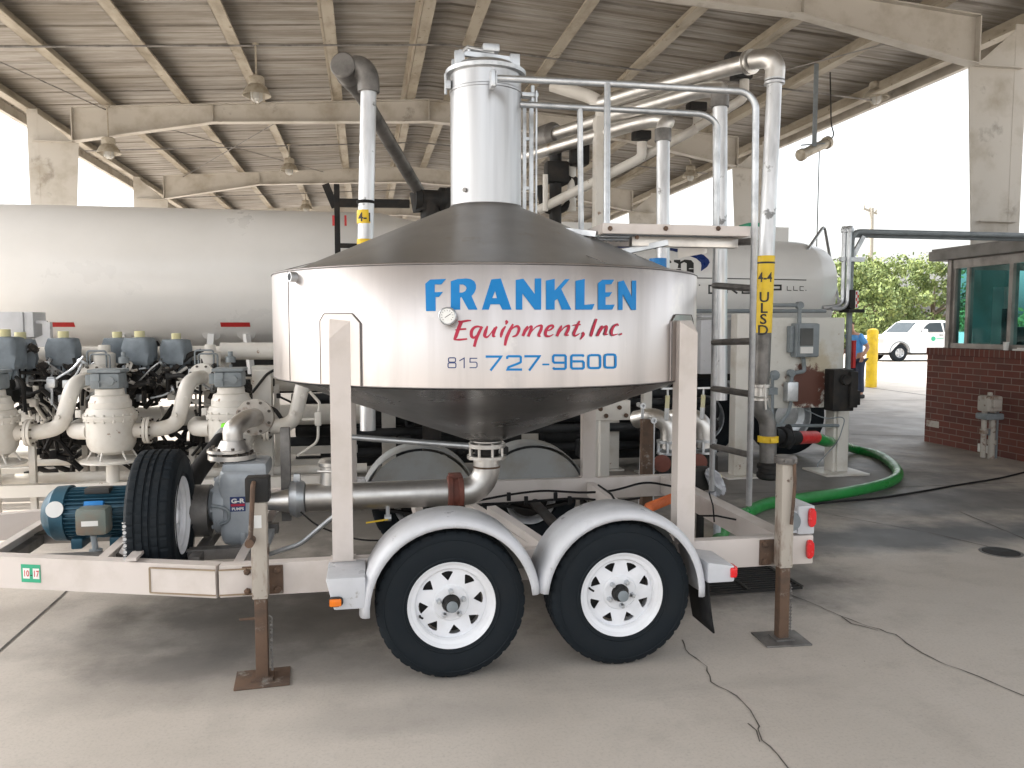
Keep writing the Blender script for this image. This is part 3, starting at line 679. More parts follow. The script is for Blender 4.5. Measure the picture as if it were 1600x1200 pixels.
# ------------------------------------------------------------ pickup truck (nose to the left)
PY = 34.0; PX0 = at(1406, 540, PY - .9).x - 1.08; S = 1.0
tr = empty('pickup_truck', (PX0 + 1.6, PY + .1, 0), 'white pickup truck parked in the sun, nose towards the yellow bollard', 'pickup truck')
W2 = .98
prof = [(0.0, .62), (.02, .98), (.10, 1.12), (.5, 1.19), (1.45, 1.26), (2.05, 1.80), (2.30, 1.90), (3.30, 1.91), (3.62, 1.86), (3.78, 1.34), (3.80, 1.34), (5.85, 1.36), (5.9, .65), (5.4, .55)]
arch = lambda cx, r=.47: [(cx + r * cos(a), .42 + r * sin(a)) for a in [i * pi / 10 for i in range(11)]]
poly = prof + arch(4.75) + [(4.2, .40), (1.7, .40)] + [p for p in arch(1.08)] + [(.55, .42), (.06, .42)]
m = M(); n = len(poly)
def ty(u, v, side):
    k = 1 - max(0, v - 1.25) * .28; return V(PX0 + u, PY + side * W2 * k, v)
A = [m.bm.verts.new(ty(u, v, -1)) for u, v in poly]; B = [m.bm.verts.new(ty(u, v, 1)) for u, v in poly]
m.face(A); m.face(B[::-1])
for i in range(n): m.face([A[i], A[(i + 1) % n], B[(i + 1) % n], B[i]])
bmesh.ops.triangulate(m.bm, faces=[f for f in m.bm.faces if len(f.verts) > 4])
ob('body', m, 'truckp', tr, sharp=25)
def tpan(name, pl, mt, lift=.012, y=-1):
    m = M(); q = [m.bm.verts.new(ty(u, v, y) + V(0, y * lift, 0)) for u, v in pl]; m.face(q); return ob(name, m, mt, tr, smooth=False)
tpan('side_window', [(2.12, 1.36), (2.45, 1.40 + .28), (2.62, 1.78), (3.20, 1.80), (3.26, 1.36)], 'window')
tpan('rear_side_window', [(3.33, 1.36), (3.31, 1.80), (3.55, 1.77), (3.68, 1.36)], 'window')
m = M(); q = [V(PX0 + 1.53, PY - .84, 1.335), V(PX0 + 1.53, PY + .84, 1.335), V(PX0 + 2.03, PY + .74, 1.795), V(PX0 + 2.03, PY - .74, 1.795)]; q = [v + V(-.012, 0, .012) for v in q]; m.face(m.mapped(q)); ob('windscreen', m, 'window', tr, smooth=False)
m = M(); m.box((PX0 + 2.15, PY - 1.2, 1.32), (PX0 + 2.32, PY - 1.0, 1.50), .04); ob('wing_mirror', m, 'truckp', tr)
m = M(); m.box((PX0 - .02, PY - .75, .85), (PX0 + .015, PY + .75, 1.06), .01); m.box((PX0 - .015, PY - .7, .70), (PX0 + .01, PY + .7, .80), .01); ob('grille', m, 'blackm', tr)
m = M(); m.box((PX0 - .10, PY - .95, .48), (PX0 + .1, PY + .95, .68), .04); ob('bumper', m, 'galv', tr)
for s in (-1, 1):
    m = M(); m.box((PX0 - .012, PY + s * .72, .86), (PX0 + .28, PY + s * .985, 1.06), .02); ob('headlight', m, 'glassd', tr)
m = M(); p0 = ty(2.75, 1.05, -1) + V(0, -.008, 0); m.lathe([(.11, 0), (.11, .004)], p0, V(0, -1, 0), 24); m.box((p0.x + .15, p0.y - .002, p0.z - .0), (p0.x + .5, p0.y + .0, p0.z + .03)); m.box((p0.x + .15, p0.y - .002, p0.z - .07), (p0.x + .42, p0.y + .0, p0.z - .05)); ob('door_emblem', m, 'sgreen', tr)
m = M(); m.box((PX0 + 3.05, PY - 1.03, 1.2), (PX0 + 3.22, PY - .97, 1.24), .01); ob('door_handle', m, 'ink', tr)
m = M()
for u in (1.9, 3.3): m.bar(ty(u, .5, -1) + V(0, -.004, 0), ty(u, 1.3, -1) + V(0, -.004, 0), .012, .008, V(0, 1, 0))
m.box((PX0 + .3, PY - .8, .3), (PX0 + 5.6, PY + .8, .45)); ob('door_gap', m, 'ink', tr)
for u in (1.08, 4.75):
    for s in (-1, 1):
        c = V(PX0 + u, PY + s * .86, .40); m = M(); m.lathe([(.22, -.12), (.34, -.13), (.395, -.10), (.40, 0), (.395, .10), (.34, .13), (.22, .12)], c, V(0, s, 0), 36, cap=False); wh = ob('wheel', m, 'tyre', tr, org=c)
        m = M(); m.lathe([(.23, .12), (.21, .10), (.20, .04), (.07, .07), (0, .08)], c, V(0, s, 0), 30, fn=lambda k, i: 0, cap=False)
        for k in range(6): a = k * pi / 3; m.bar(c + V(cos(a) * .07, s * .09, sin(a) * .07), c + V(cos(a) * .21, s * .10, sin(a) * .21), .05, .02, V(0, 1, 0))
        ob('rim', m, 'galv', wh)
m = M(); m.lathe([(.5, 0), (.5, .0)], V(0, 0, 0)) if 0 else None
for u in (1.08, 4.75):
    for s in (-1, 1):
        pl = [(u + .475 * cos(a), .42 + .475 * sin(a)) for a in [i * pi / 12 for i in range(13)]] + [(u + .53 * cos(a), .42 + .53 * sin(a)) for a in [i * pi / 12 for i in range(12, -1, -1)]]
        m.prism(pl, lambda a_, b_, h, s=s: V(PX0 + a_, PY + s * (W2 + .002 + h), b_), .015)
ob('wheel_arch_trim', m, 'grey', tr)
tr.rotation_euler = (0, 0, radians(-2))
# ------------------------------------------------------------ person behind the panel
PG = V(11.12, 16.67, 0); pe = empty('person', PG, 'person in a blue shirt and dark trousers, partly hidden behind the white panel', 'person')
def skin(name, J, E_, mt, parent, sub=2):
    me = bpy.data.meshes.new(name); me.from_pydata([Vector(j[:3]) for j in J], E_, []); o = bpy.data.objects.new(name, me); COL.objects.link(o); o.parent = parent; ORG[o] = ORG[parent]
    md = o.modifiers.new('skin', 'SKIN'); md.use_smooth_shade = True
    for i, j in enumerate(J): sv = me.skin_vertices[0].data[i]; sv.radius = (j[3], j[4] if len(j) > 4 else j[3]); sv.use_root = (i == 0)
    s = o.modifiers.new('sub', 'SUBSURF'); s.levels = sub; s.render_levels = sub; me.materials.append(K[mt]); return o
J = [(0, 0, .95, .15, .11), (-.04, 0, 1.15, .15, .11), (-.08, 0, 1.36, .17, .12), (-.12, 0, 1.50, .06), (-.17, -.02, 1.58, .06), (-.21, -.02, 1.66, .095, .085), (-.20, -.02, 1.74, .08),
     (-.06, -.20, 1.42, .065), (.10, -.26, 1.18, .05), (-.06, -.30, .98, .036), (-.06, .20, 1.42, .065), (-.02, .26, 1.16, .05), (-.22, .28, 1.0, .036),
     (.02, -.10, .86, .095), (.03, -.11, .48, .065), (.06, -.12, .10, .045), (-.08, -.12, .05, .04), (0, .10, .86, .095), (-.05, .11, .48, .065), (-.03, .12, .10, .045), (-.17, .12, .05, .04)]
E_ = [(0, 1), (1, 2), (2, 3), (3, 4), (4, 5), (5, 6), (2, 7), (7, 8), (8, 9), (2, 10), (10, 11), (11, 12), (0, 13), (13, 14), (14, 15), (15, 16), (0, 17), (17, 18), (18, 19), (19, 20)]
body = skin('body', J, E_, 'skin', pe)
skin('shirt', [(J[0][0], 0, .84, .19, .15), (J[1][0], 0, 1.15, .175, .135), (J[2][0], 0, 1.37, .19, .135), (-.115, 0, 1.47, .085), (-.06, -.20, 1.42, .085), (.06, -.25, 1.24, .07), (-.06, .20, 1.42, .085), (-.03, .25, 1.22, .07)],
     [(0, 1), (1, 2), (2, 3), (2, 4), (4, 5), (2, 6), (6, 7)], 'shirt', body)
skin('trousers', [(0, 0, .93, .165, .125), (.02, -.10, .84, .11), (.03, -.11, .48, .082), (.06, -.12, .12, .066), (0, .10, .84, .11), (-.05, .11, .48, .082), (-.03, .12, .12, .066)], [(0, 1), (1, 2), (2, 3), (0, 4), (4, 5), (5, 6)], 'pants', body)
skin('hair', [(-.19, -.02, 1.70, .10, .095), (-.17, -.02, 1.76, .085)], [(0, 1)], 'hair', body)
h = M()
for x, y in ((.06, -.12), (-.03, .12)): h.box((PG.x + x - .20, PG.y + y - .055, 0), (PG.x + x + .07, PG.y + y + .055, .10), .04)
ob('shoe', h, 'shoe', body)
h = M()
for k, s in enumerate((-1, 1)):
    hc = V(PG.x + (-.08 if s < 0 else -.25), PG.y + s * (.30 if s < 0 else .28), .93)
    for f_ in range(4): h.tube([hc + V(-.03 + f_ * .02, 0, 0), hc + V(-.035 + f_ * .022, 0, -.05 - .01 * (f_ % 3)), hc + V(-.05 + f_ * .022, .01, -.085)], .009, 6)
    h.tube([hc + V(.03, 0, .03), hc + V(.055, -.02, -.02)], .010, 6)
ob('fingers', h, 'skin', body)
# ------------------------------------------------------------ manhole and grate
p = gz(1564, 863); mh = empty('manhole_cover', p, 'round dark manhole cover in the concrete at the far right', 'manhole cover')
m = M(); m.lathe([(.125, 0), (.125, .005), (.12, .006), (0, .006)], p, seg=36); ob('lid', m, 'blackm', mh)
m = M(); m.lathe([(.145, 0), (.145, .004), (.128, .004), (.128, 0)], p, seg=36, cap=False); ob('rim', m, 'darkpipe', mh)
a, b, c, d = gz(1112, 925), gz(1222, 920), gz(1196, 880), gz(1100, 884)
a, c = V(2.0, 4.58, 0), V(2.72, 5.2, 0)
gr = empty('drain_grate', a, 'black steel drain grate in the ground under the rear of the trailer', 'grate')
m = M(); m.box((a.x, a.y, .001), (c.x, c.y, .004)); ob('dark_pit', m, 'ink', gr)
m = M()
for i in range(16): y = a.y + (c.y - a.y) * i / 15; m.box((a.x, y - .008, .0045), (c.x, y + .008, .016))
for x in (a.x, (a.x + c.x) / 2, c.x): m.box((x - .012, a.y, .0165), (x + .012, c.y, .021))
ob('grate_bars', m, 'blackm', gr)
# ============================================================ EQUIPMENT TRAILER
CX, CY, RT_ = .731, 4.865, 1.255
Y0, Y1 = 3.93, 5.80
t = empty('tank_trailer', (CX, CY, 0), 'white tandem axle trailer carrying the stainless tank lettered in blue and red', 'trailer')
# ---- frame
m = M()
def chan(m, p0, p1, h, w, s, tk=.012):
    """C channel from p0 to p1 (centre line of the web outer face), flanges toward side vector s"""
    p0, p1, s = Vector(p0), Vector(p1), Vector(s).normalized(); m.bar(p0 + s * tk / 2, p1 + s * tk / 2, tk, h)
    for z in (-1, 1): m.bar(p0 + s * (w / 2 + tk / 2) + V(0, 0, z * (h / 2 - tk / 2)), p1 + s * (w / 2 + tk / 2) + V(0, 0, z * (h / 2 - tk / 2)), w - tk - .001, tk)
zc, hh = .457, .158
m.box((-.70, Y0, zc - hh / 2), (2.395, Y0 + .07, zc + hh / 2), .006); ob('side_rail', m, 'trailer', t); m = M()
m.box((-.70, Y1 - .07, zc - hh / 2), (2.395, Y1, zc + hh / 2), .006)
ob('side_rail', m, 'trailer', t)
K['trailer_clean'] = K['trailer']
m = M(); ta, tb = V(-.705, Y0 + .035, zc), V(-3.3, CY - .05, zc); tc_, td = V(-.705, Y1 - .035, zc), V(-3.3, CY + .05, zc)
m.bar(ta, tb, .07, hh); ob('tongue', m, 'trailer', t); m = M(); m.bar(tc_, td, .07, hh); ob('tongue', m, 'trailer', t)
m = M()
for x in (-1.95, -1.35, -.66, .30, 1.62, 2.30):
    m = M(); k = max(0, (-.70 - x) / 2.6) * .87; chan(m, V(x, Y0 + .075 + k, zc), V(x, Y1 - .075 - k, zc), .10, .05, V(1, 0, 0), .008); ob('crossmember', m, 'trailer', t)
m = M(); chan(m, V(2.20, Y0 + .072, zc + .012), V(2.20, Y1 - .072, zc + .012), .13, .07, V(1, 0, 0)); ob('crossmember', m, 'trailer', t)
m = M(); dn = (tb - ta).normalized(); nn = V(dn.y, -dn.x, 0); nn = nn if nn.y < 0 else -nn     # wrapped joint plate
for (p0, p1, yo) in ((V(-1.02, 0, zc), V(-.705, 0, zc), 0), (V(-.70, 0, zc), V(-.60 + .06, 0, zc), 0)):
    pass
a = ta + dn * .33; m.bar(a + nn * .043, ta + nn * .043 + V(.004, 0, 0), .012, .12); m.box((-.70, Y0 - .014, zc - .06), (-.53, Y0 - .002, zc + .06), .003); ob('joint_plate', m, 'trailer', t)
m = M(); wz = .066
for (q0, q1) in ((a + nn * .051, ta + nn * .051 + V(.004, 0, 0)), (V(-.70, Y0 - .0155, zc), V(-.53, Y0 - .0155, zc))):
    for z in (-1, 1): m.bar(q0 + V(0, 0, z * .061), q1 + V(0, 0, z * .061), .008, .006)
m.bar(V(-.53, Y0 - .014, zc - .06), V(-.53, Y0 - .014, zc + .06), .008, .006); q0 = a + nn * .05; m.bar(q0 - V(0, 0, .06), q0 + V(0, 0, .06), .008, .006); ob('weld_bead', m, 'tanweld', t)
# registration sticker on the tongue
s0, s1 = at(33, 884, 4.2), at(63, 884, 4.17)
k0 = ((s0.x - ta.x) / dn.x); uu = dn * -1
pc = ta + dn * ((-.705 - at(48, 896, 4.20).x) / abs(dn.x)) + nn * .0365
pc.z = at(48, 896, pc.y).z
sf = lambda u, v, h=0: pc - dn * u + V(0, 0, v) + nn * h
m = M(); m.prism([(-.052, -.045), (.052, -.045), (.052, .045), (-.052, .045)], lambda u, v, h: sf(u, v, h), .0012); st = ob('inspection_sticker', m, 'sgreen', t, smooth=False)
m = M(); m.prism([(-.042, -.026), (-.006, -.026), (-.006, .026), (-.042, .026)], lambda u, v, h: sf(u, v, .0014 + h), .0006); m.prism([(.012, -.026), (.046, -.026), (.046, .026), (.012, .026)], lambda u, v, h: sf(u, v, .0014 + h), .0006); ob('white_field', m, 'paper', st, smooth=False)
text_on('lettering', '10', lambda u, v, h: sf(u - .024, v - .015, .0026), 'red', st, .044, .0008, .75)
text_on('lettering', '17', lambda u, v, h: sf(u + .029, v - .015, .0026), 'red', st, .044, .0008, .75)
text_on('lettering', '-', lambda u, v, h: sf(u + .003, v - .018, .0026), 'ink', st, .04, .001)
# ---- legs
LX = (-.12, 1.637)
for k, (lx, near) in enumerate(((LX[0], 1), (LX[1], 1), (LX[0], 0), (LX[1], 0))):
    ya = Y0 - .040 if near else Y1 - .075; m = M(); w2 = .049; yb = ya + .085
    if near:
        zt = 1.70; q = [(lx - w2, ya, .54), (lx + w2, ya, .54), (lx + w2, yb, .54), (lx - w2, yb, .54)]
        top = [(lx - w2, ya, zt - (0 if lx > 0 else .10) - .0), (lx + w2, ya, zt - (.10 if lx > 0 else 0)), (lx + w2, yb, zt), (lx - w2, yb, zt)]
        if lx < 0: top = [(lx - w2, ya, 1.615), (lx + w2, ya, 1.70), (lx + w2, yb, 1.71), (lx - w2, yb, 1.71)]
        else: top = [(lx - w2, ya, 1.70), (lx + w2, ya, 1.64), (lx + w2, yb, 1.705), (lx - w2, yb, 1.705)]
        a_, b_ = m.mapped([V(*p) for p in q]), m.mapped([V(*p) for p in top])
        m.face(a_[::-1]); (m.face([b_[0], b_[1], b_[3]]), m.face([b_[1], b_[2], b_[3]])) if lx < 0 else (m.face([b_[0], b_[1], b_[2]]), m.face([b_[0], b_[2], b_[3]])); [m.face([a_[i], a_[(i + 1) % 4], b_[(i + 1) % 4], b_[i]]) for i in range(4)]
    else: m.box((lx - w2, ya, .54), (lx + w2, yb, 1.55), .005)
    m.box((lx - w2 - .012, ya + .002, .5365), (lx + w2 + .012, yb + .01, .5445)); ob('leg', m, 'trailer', t)
# ---- tank
def cylp(th, z, r=RT_): return V(CX + sin(th) * r, CY - cos(th) * r, z)
ZB, ZT = 1.386, 1.962
m = M(); m.lathe([(RT_, ZB), (RT_, ZT), (RT_ - .006, ZT + .006), (RT_ - .03, ZT + .006)], V(CX, CY, 0), seg=128, cap=False)
shell = ob('tank_shell', m, 'steel', t, sharp=50)
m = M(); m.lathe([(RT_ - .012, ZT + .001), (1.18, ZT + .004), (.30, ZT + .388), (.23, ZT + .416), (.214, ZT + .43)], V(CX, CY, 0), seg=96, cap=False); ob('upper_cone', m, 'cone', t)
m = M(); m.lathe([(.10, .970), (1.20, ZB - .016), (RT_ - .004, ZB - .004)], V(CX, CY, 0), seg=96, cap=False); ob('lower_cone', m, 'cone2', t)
m = M()
for th in (radians(-63), radians(-8) if 0 else radians(75)):
    m.tube([cylp(th, ZB + .002, RT_ + .0005), cylp(th, ZT, RT_ + .0005)], .0022, 5)
m.tube([cylp(i * 2 * pi / 96, ZT - .004, RT_ + .001) for i in range(97)], .003, 5); m.tube([cylp(i * 2 * pi / 96, ZB + .003, RT_ + .001) for i in range(97)], .003, 5)
for th in (radians(20), radians(-75)):
    m.tube([V(CX + sin(th) * r, CY - cos(th) * r, ZT + .075 * (RT_ - r) / .23 if r > 1 else ZT + .075 + .3 * (1 - r) / .7) for r in (1.2, 1.0, .6, .31)], .0022, 5)
ob('weld_seam', m, 'weld', shell)
def cylhit(px, py, r=RT_, cx=CX, cy=CY):
    d = ray(px, py); a = d.x ** 2 + d.y ** 2; b = -2 * (d.x * cx + d.y * cy); c = cx ** 2 + cy ** 2 - r * r
    t_ = (-b - sqrt(max(0, b * b - 4 * a * c))) / (2 * a); return V(d.x * t_, d.y * t_, EYE + d.z * t_)
def surf(px, py, h=0.0): return cylhit(px, py, RT_ + .0012 + h)
# reinforcing pads behind the near legs
def thz(px, py): q = cylhit(px, py); return math.atan2(q.x - CX, CY - q.y), q.z
for pad in ([(503, 604), (503, 500), (510, 487), (548, 485), (563, 500), (565, 606)], [(1047, 596), (1047, 503), (1052, 488), (1085, 488), (1087.5, 500)]):
    pts = [thz(*p) for p in pad]; m = M()
    if pad[0][0] < 800:
        th0, th1 = pts[0][0], pts[-1][0]; zz = [(0, ZB + .006), (0, 1.70), (.12, 1.735), (.82, 1.735), (1, 1.69), (1, ZB + .006)]
    else: th0, th1 = pts[0][0], pts[0][0] + .26; zz = [(0, ZB + .006), (0, 1.70), (.12, 1.735), (.85, 1.735), (1, 1.70), (1, ZB + .006)]
    out = []
    for (u0, z0), (u1, z1) in zip(zz, zz[1:]):
        for i in range(8): out.append((th0 + (th1 - th0) * (u0 + (u1 - u0) * i / 8), z0 + (z1 - z0) * i / 8))
    out.append((th1, ZB + .006)); nn_ = 14
    cols = []
    for i in range(nn_ + 1):
        u = i / nn_; zt = 1.735 if .12 <= u <= .83 else (1.70 + .035 * u / .12 if u < .12 else 1.735 - .045 * (u - .83) / .17)
        th = th0 + (th1 - th0) * u; cols.append((m.mapped([cylp(th, ZB + .006, RT_ + .007), cylp(th, zt, RT_ + .007), cylp(th, zt, RT_ - .001), cylp(th, ZB + .006, RT_ - .001)])))
    for a_, b_ in zip(cols, cols[1:]):
        for i in range(4): m.face([a_[i], a_[(i + 1) % 4], b_[(i + 1) % 4], b_[i]])
    m.face(cols[0]); m.face(cols[-1]); ob('leg_pad', m, 'steel', shell, sharp=30)
    m = M(); m.tube([cylp(a_, z_, RT_ + .006) for a_, z_ in out], .0035, 5); ob('pad_weld', m, 'weld', shell)
q = cylhit(462, 433); d = (q - V(CX, CY, q.z)).normalized(); m = M(); m.lathe([(.026, -.01), (.026, .035), (.018, .035), (.018, .0)], q, d, 20); m.lathe([(.017, .01), (0, .01)], q, d, 16, cap=False); ob('fill_nipple', m, 'galv', shell)
# gauge
q = cylhit(702, 494); d = (q - V(CX, CY, q.z)).normalized(); m = M(); m.cyl(q - d * .01, q + d * .03, .014); m.lathe([(.0, .028), (.036, .028), (.041, .032), (.041, .05), (.037, .054), (.034, .05)], q, d, 32, cap=False); m.mi = 1; m.lathe([(.034, .049), (0, .049)], q, d, 32, cap=False)
m.mi = 2; e1 = V(d.y, -d.x, 0) * -1; e2 = V(0, 0, 1); f0 = q + d * .0502
for k in range(11): a_ = radians(-130 + k * 26); m.bar(f0 + (e1 * sin(a_) + e2 * cos(a_)) * .023, f0 + (e1 * sin(a_) + e2 * cos(a_)) * .028, .0018, .0006, d)
m.bar(f0 - (e1 * .8 + e2 * .5) * .014, f0 + (e1 * .8 + e2 * .5) * .020, .0022, .0008, d); ob('dial_gauge', m, ['galv', 'paper', 'ink'], shell)
# ---- lettering traced in the photograph's proportions
Z3 = lambda pts: [(640 + x / 6.665, 420 + y / 6.665) for x, y in pts]
Z4 = lambda pts: [(820 + x / 6.665, 420 + y / 6.665) for x, y in pts]
Fp = Z3([(163, 155), (213, 112), (380, 105), (330, 163), (262, 163), (262, 243), (348, 240), (305, 293), (270, 293), (272, 440), (170, 440)])
Rp = (Z3([(428, 130), (500, 106), (590, 100), (640, 108), (675, 130), (692, 168), (692, 205), (675, 248), (645, 283), (708, 425), (612, 425), (540, 295), (528, 300), (528, 425), (428, 425)]), [Z3([(520, 163), (555, 163), (582, 178), (593, 203), (580, 232), (550, 247), (520, 247)])])
Ap = (Z3([(850, 110), (950, 100), (1062, 425), (965, 425), (938, 370), (842, 370), (825, 425), (752, 425)]), [Z3([(890, 232), (862, 305), (908, 305)])])
Np = [(805.8, 437.3), (817.8, 435.4), (835.5, 459.3), (835.5, 435), (845.8, 435), (845.8, 483.8), (835.5, 483.8), (816.3, 458.7), (816.3, 483.8), (805.8, 483.8)]
Kp = Z4([(220, 122), (312, 105), (312, 225), (420, 108), (468, 108), (380, 210), (485, 425), (385, 425), (342, 312), (312, 332), (312, 425), (220, 425)])
Lp = Z4([(528, 125), (625, 105), (622, 375), (728, 365), (702, 425), (528, 425)])
Ep = Z4([(762, 150), (808, 113), (932, 113), (902, 160), (840, 163), (840, 245), (910, 243), (880, 290), (842, 293), (842, 375), (938, 372), (912, 425), (762, 425)])
Mp = Z4([(972, 135), (1030, 120), (1115, 290), (1115, 122), (1162, 122), (1160, 428), (1110, 428), (1020, 265), (1020, 428), (972, 428)])
decal('name_lettering', [Fp, Rp, Ap, Np, Kp, Lp, Ep, Mp], surf, 'blue', shell)
def S3(pts, w=30, ox=0): return stroke([(640 + (p[0] + ox) / 6.665, 420 + p[1] / 6.665, (p[2] if len(p) > 2 else w) / 6.665) for p in pts])
def S4(pts, w=28): return S3(pts, w, 1200)
script = [S3([(642, 538, 10), (600, 540, 22), (545, 550, 24), (505, 548, 16)]), S3([(540, 545, 40), (505, 635, 38), (480, 705, 36), (462, 738, 16)]), S3([(458, 738, 10), (520, 738, 22), (600, 730, 16)]), S3([(472, 637, 8), (530, 630, 20), (590, 626, 18)]),
          S3([(745, 610, 16), (712, 600, 20), (672, 612, 26), (645, 650, 34), (645, 700, 34), (672, 716, 24), (710, 680, 12), (745, 620, 8)]), S3([(755, 600, 26), (725, 660, 32), (695, 730, 32), (672, 812, 30)]),
          S3([(812, 595, 14), (792, 650, 36), (782, 695, 36), (805, 712, 20), (840, 680, 12), (885, 610, 10)]), S3([(908, 600, 20), (878, 660, 34), (872, 700, 28), (895, 702, 8)]),
          S3([(1000, 598, 14), (970, 640, 32), (955, 685, 32), (950, 715, 14)]), S3([(1000, 538, 18), (1012, 555, 34), (1000, 580, 8)]),
          S3([(1078, 575, 20), (1040, 650, 34), (1010, 720, 36), (993, 800, 26)]), S3([(1045, 650, 6), (1085, 610, 16), (1125, 598, 26), (1140, 630, 32), (1115, 690, 24), (1070, 706, 12)]),
          S3([(1232, 595, 14), (1205, 640, 34), (1180, 700, 30)]), S3([(1190, 690, 6), (1245, 610, 12), (1270, 600, 24), (1262, 640, 34), (1235, 705, 28)]), S3([(1245, 690, 6), (1310, 610, 12), (1372, 590, 22), (1370, 630, 32), (1345, 690, 30), (1368, 704, 8)]),
          S4([(218, 652, 6), (270, 632, 18), (298, 604, 20), (285, 588, 20), (245, 605, 28), (218, 655, 34), (222, 695, 28), (258, 702, 16), (298, 682, 8)]),
          S4([(385, 590, 14), (362, 640, 34), (335, 702, 28)]), S4([(345, 690, 6), (410, 612, 12), (458, 592, 24), (452, 635, 32), (428, 685, 28), (460, 690, 8)]),
          S4([(572, 542, 16), (540, 610, 30), (512, 675, 30), (530, 697, 18), (572, 672, 8)]), S4([(500, 588, 8), (545, 582, 16), (582, 580, 14)]), S4([(600, 662, 26), (612, 685, 28), (580, 736, 8)]),
          S4([(748, 520, 22), (718, 605, 28), (695, 680, 30), (692, 706, 12)]), S4([(808, 590, 14), (785, 640, 32), (755, 700, 26)]), S4([(768, 690, 6), (820, 612, 12), (852, 598, 22), (850, 635, 28), (838, 680, 24), (868, 680, 7)]),
          S4([(972, 595, 16), (965, 574, 14), (930, 598, 24), (905, 650, 28), (915, 690, 20), (970, 678, 8)]), S4([(998, 672, 28), (1006, 688, 26)])]
decal('script_lettering', script, surf, 'crim', shell, lift0=.0003)
def D3(pts, w, ox=0): return stroke([(640 + (x + ox) / 6.665, 420 + y / 6.665) for x, y in pts], w / 6.665, False)
def rr(x0, y0, x1, y1, c=14, close=True):
    q = [(x0 + c, y0), (x1 - c, y0), (x1 - c * .3, y0 + c * .3), (x1, y0 + c), (x1, y1 - c), (x1 - c * .3, y1 - c * .3), (x1 - c, y1), (x0 + c, y1), (x0 + c * .3, y1 - c * .3), (x0, y1 - c), (x0, y0 + c), (x0 + c * .3, y0 + c * .3)]
    return q + [q[0], ] if close else q
area = [D3(rr(405, 927, 478, 972, 12), 11), D3(rr(400, 980, 482, 1030, 12), 11), D3([(518, 958), (568, 930), (568, 1035)], 11), D3([(705, 932), (630, 932), (628, 972), (690, 972), (702, 984), (702, 1018), (690, 1030), (625, 1030)], 10)]
decal('area_code_lettering', area, surf, 'dblue', shell, lift0=.0003); K['dblue2'] = K['dblue']
def thick(x0, x1, y0, y1, n, ox=0):
    w = 27; h = 22; a, b, c, d = x0 + w / 2, x1 - w / 2, y0 + h / 2, y1 - h / 2; mid = (c + d) / 2
    P = {'7': [[(x0, c), (b - 2, c), (b - 10, c + 14), (x0 + 50, y1)]], '2': [[(a, c + 28), (a, c + 8), (a + 12, c), (b - 12, c), (b, c + 10), (b, mid - 10), (b - 12, mid), (a + 14, d - 24), (a + 4, d), (x1, d)]],
         '9': [[(a, d - 14), (a + 10, d), (b - 12, d), (b, d - 12), (b, c + 12), (b - 12, c), (a + 12, c), (a, c + 12), (a, mid - 8), (a + 12, mid + 6), (b - 14, mid + 6)]],
         '6': [[(b, c + 14), (b - 10, c), (a + 12, c), (a, c + 12), (a, d - 12), (a + 12, d), (b - 12, d), (b, d - 12), (b, mid + 8), (b - 12, mid - 6), (a + 14, mid - 6)]],
         '0': [rr(a, c, b, d, 22)], '-': [[(x0, mid), (x1, mid)]]}[n]
    return [D3(p, 24 if n != '-' else 18, ox) for p in P]
num = thick(792, 968, 903, 1060, '7') + thick(1003, 1172, 900, 1060, '2') + thick(1195, 1368, 900, 1060, '7') + thick(1383, 1455, 980, 1012, '-') + thick(1482, 1640, 890, 1053, '9') + thick(1672, 1828, 890, 1050, '6') + thick(1850, 2000, 888, 1045, '0') + thick(2020, 2160, 882, 1040, '0')
decal('number_lettering', num, surf, 'blue', shell, lift0=.0003)
# ---- chimney (man-way tower)
CR = .2134; zc0, zc1 = ZT + .41, 3.18
m = M(); m.lathe([(CR, zc0), (CR, 3.055), (CR + .004, 3.059), (CR + .004, 3.07), (CR, 3.075), (CR, zc1)], V(CX, CY, 0), seg=72, cap=False); ch = ob('manway_tower', m, 'steel2', t)
m = M(); m.lathe([(CR + .001, zc1 - .02), (CR + .026, zc1 - .016), (CR + .028, zc1 + .006), (CR + .015, zc1 + .012), (CR - .01, zc1 + .014)], V(CX, CY, 0), seg=72, cap=False); ob('clamp_ring', m, 'galv', ch)
m = M(); m.lathe([(CR - .008, zc1 + .01), (CR - .04, zc1 + .045), (CR - .1, zc1 + .06), (0, zc1 + .065)], V(CX, CY, 0), seg=48, cap=False)
ztp = zc1 + .075
for s in (-1, 1):
    a_ = V(CX + s * .165, CY - .06, zc1 + .03); m.box(tuple(a_ - V(.03, .02, .02)), tuple(a_ + V(.03, .02, .075)), .006); a_.y = CY + .10; m.box(tuple(a_ - V(.03, .02, .02)), tuple(a_ + V(.03, .02, .075)), .006)
m.bar(V(CX - .17, CY - .06, ztp + .02), V(CX + .17, CY - .06, ztp - .005), .03, .03); m.bar(V(CX - .17, CY + .10, ztp + .0), V(CX + .17, CY + .10, ztp + .03), .03, .03); m.bar(V(CX - .10, CY - .06, ztp + .045), V(CX + .14, CY + .1, ztp + .05), .05, .012)
m.tube([V(CX - .18, CY - .05, ztp), V(CX - .12, CY - .09, ztp + .045), V(CX + .04, CY - .07, ztp + .03)], .012, 8); m.box((CX - .03, CY - .1, ztp + .03), (CX + .07, CY - .03, ztp + .075), .01)
ob('hatch_lid', m, ['galv'], ch)
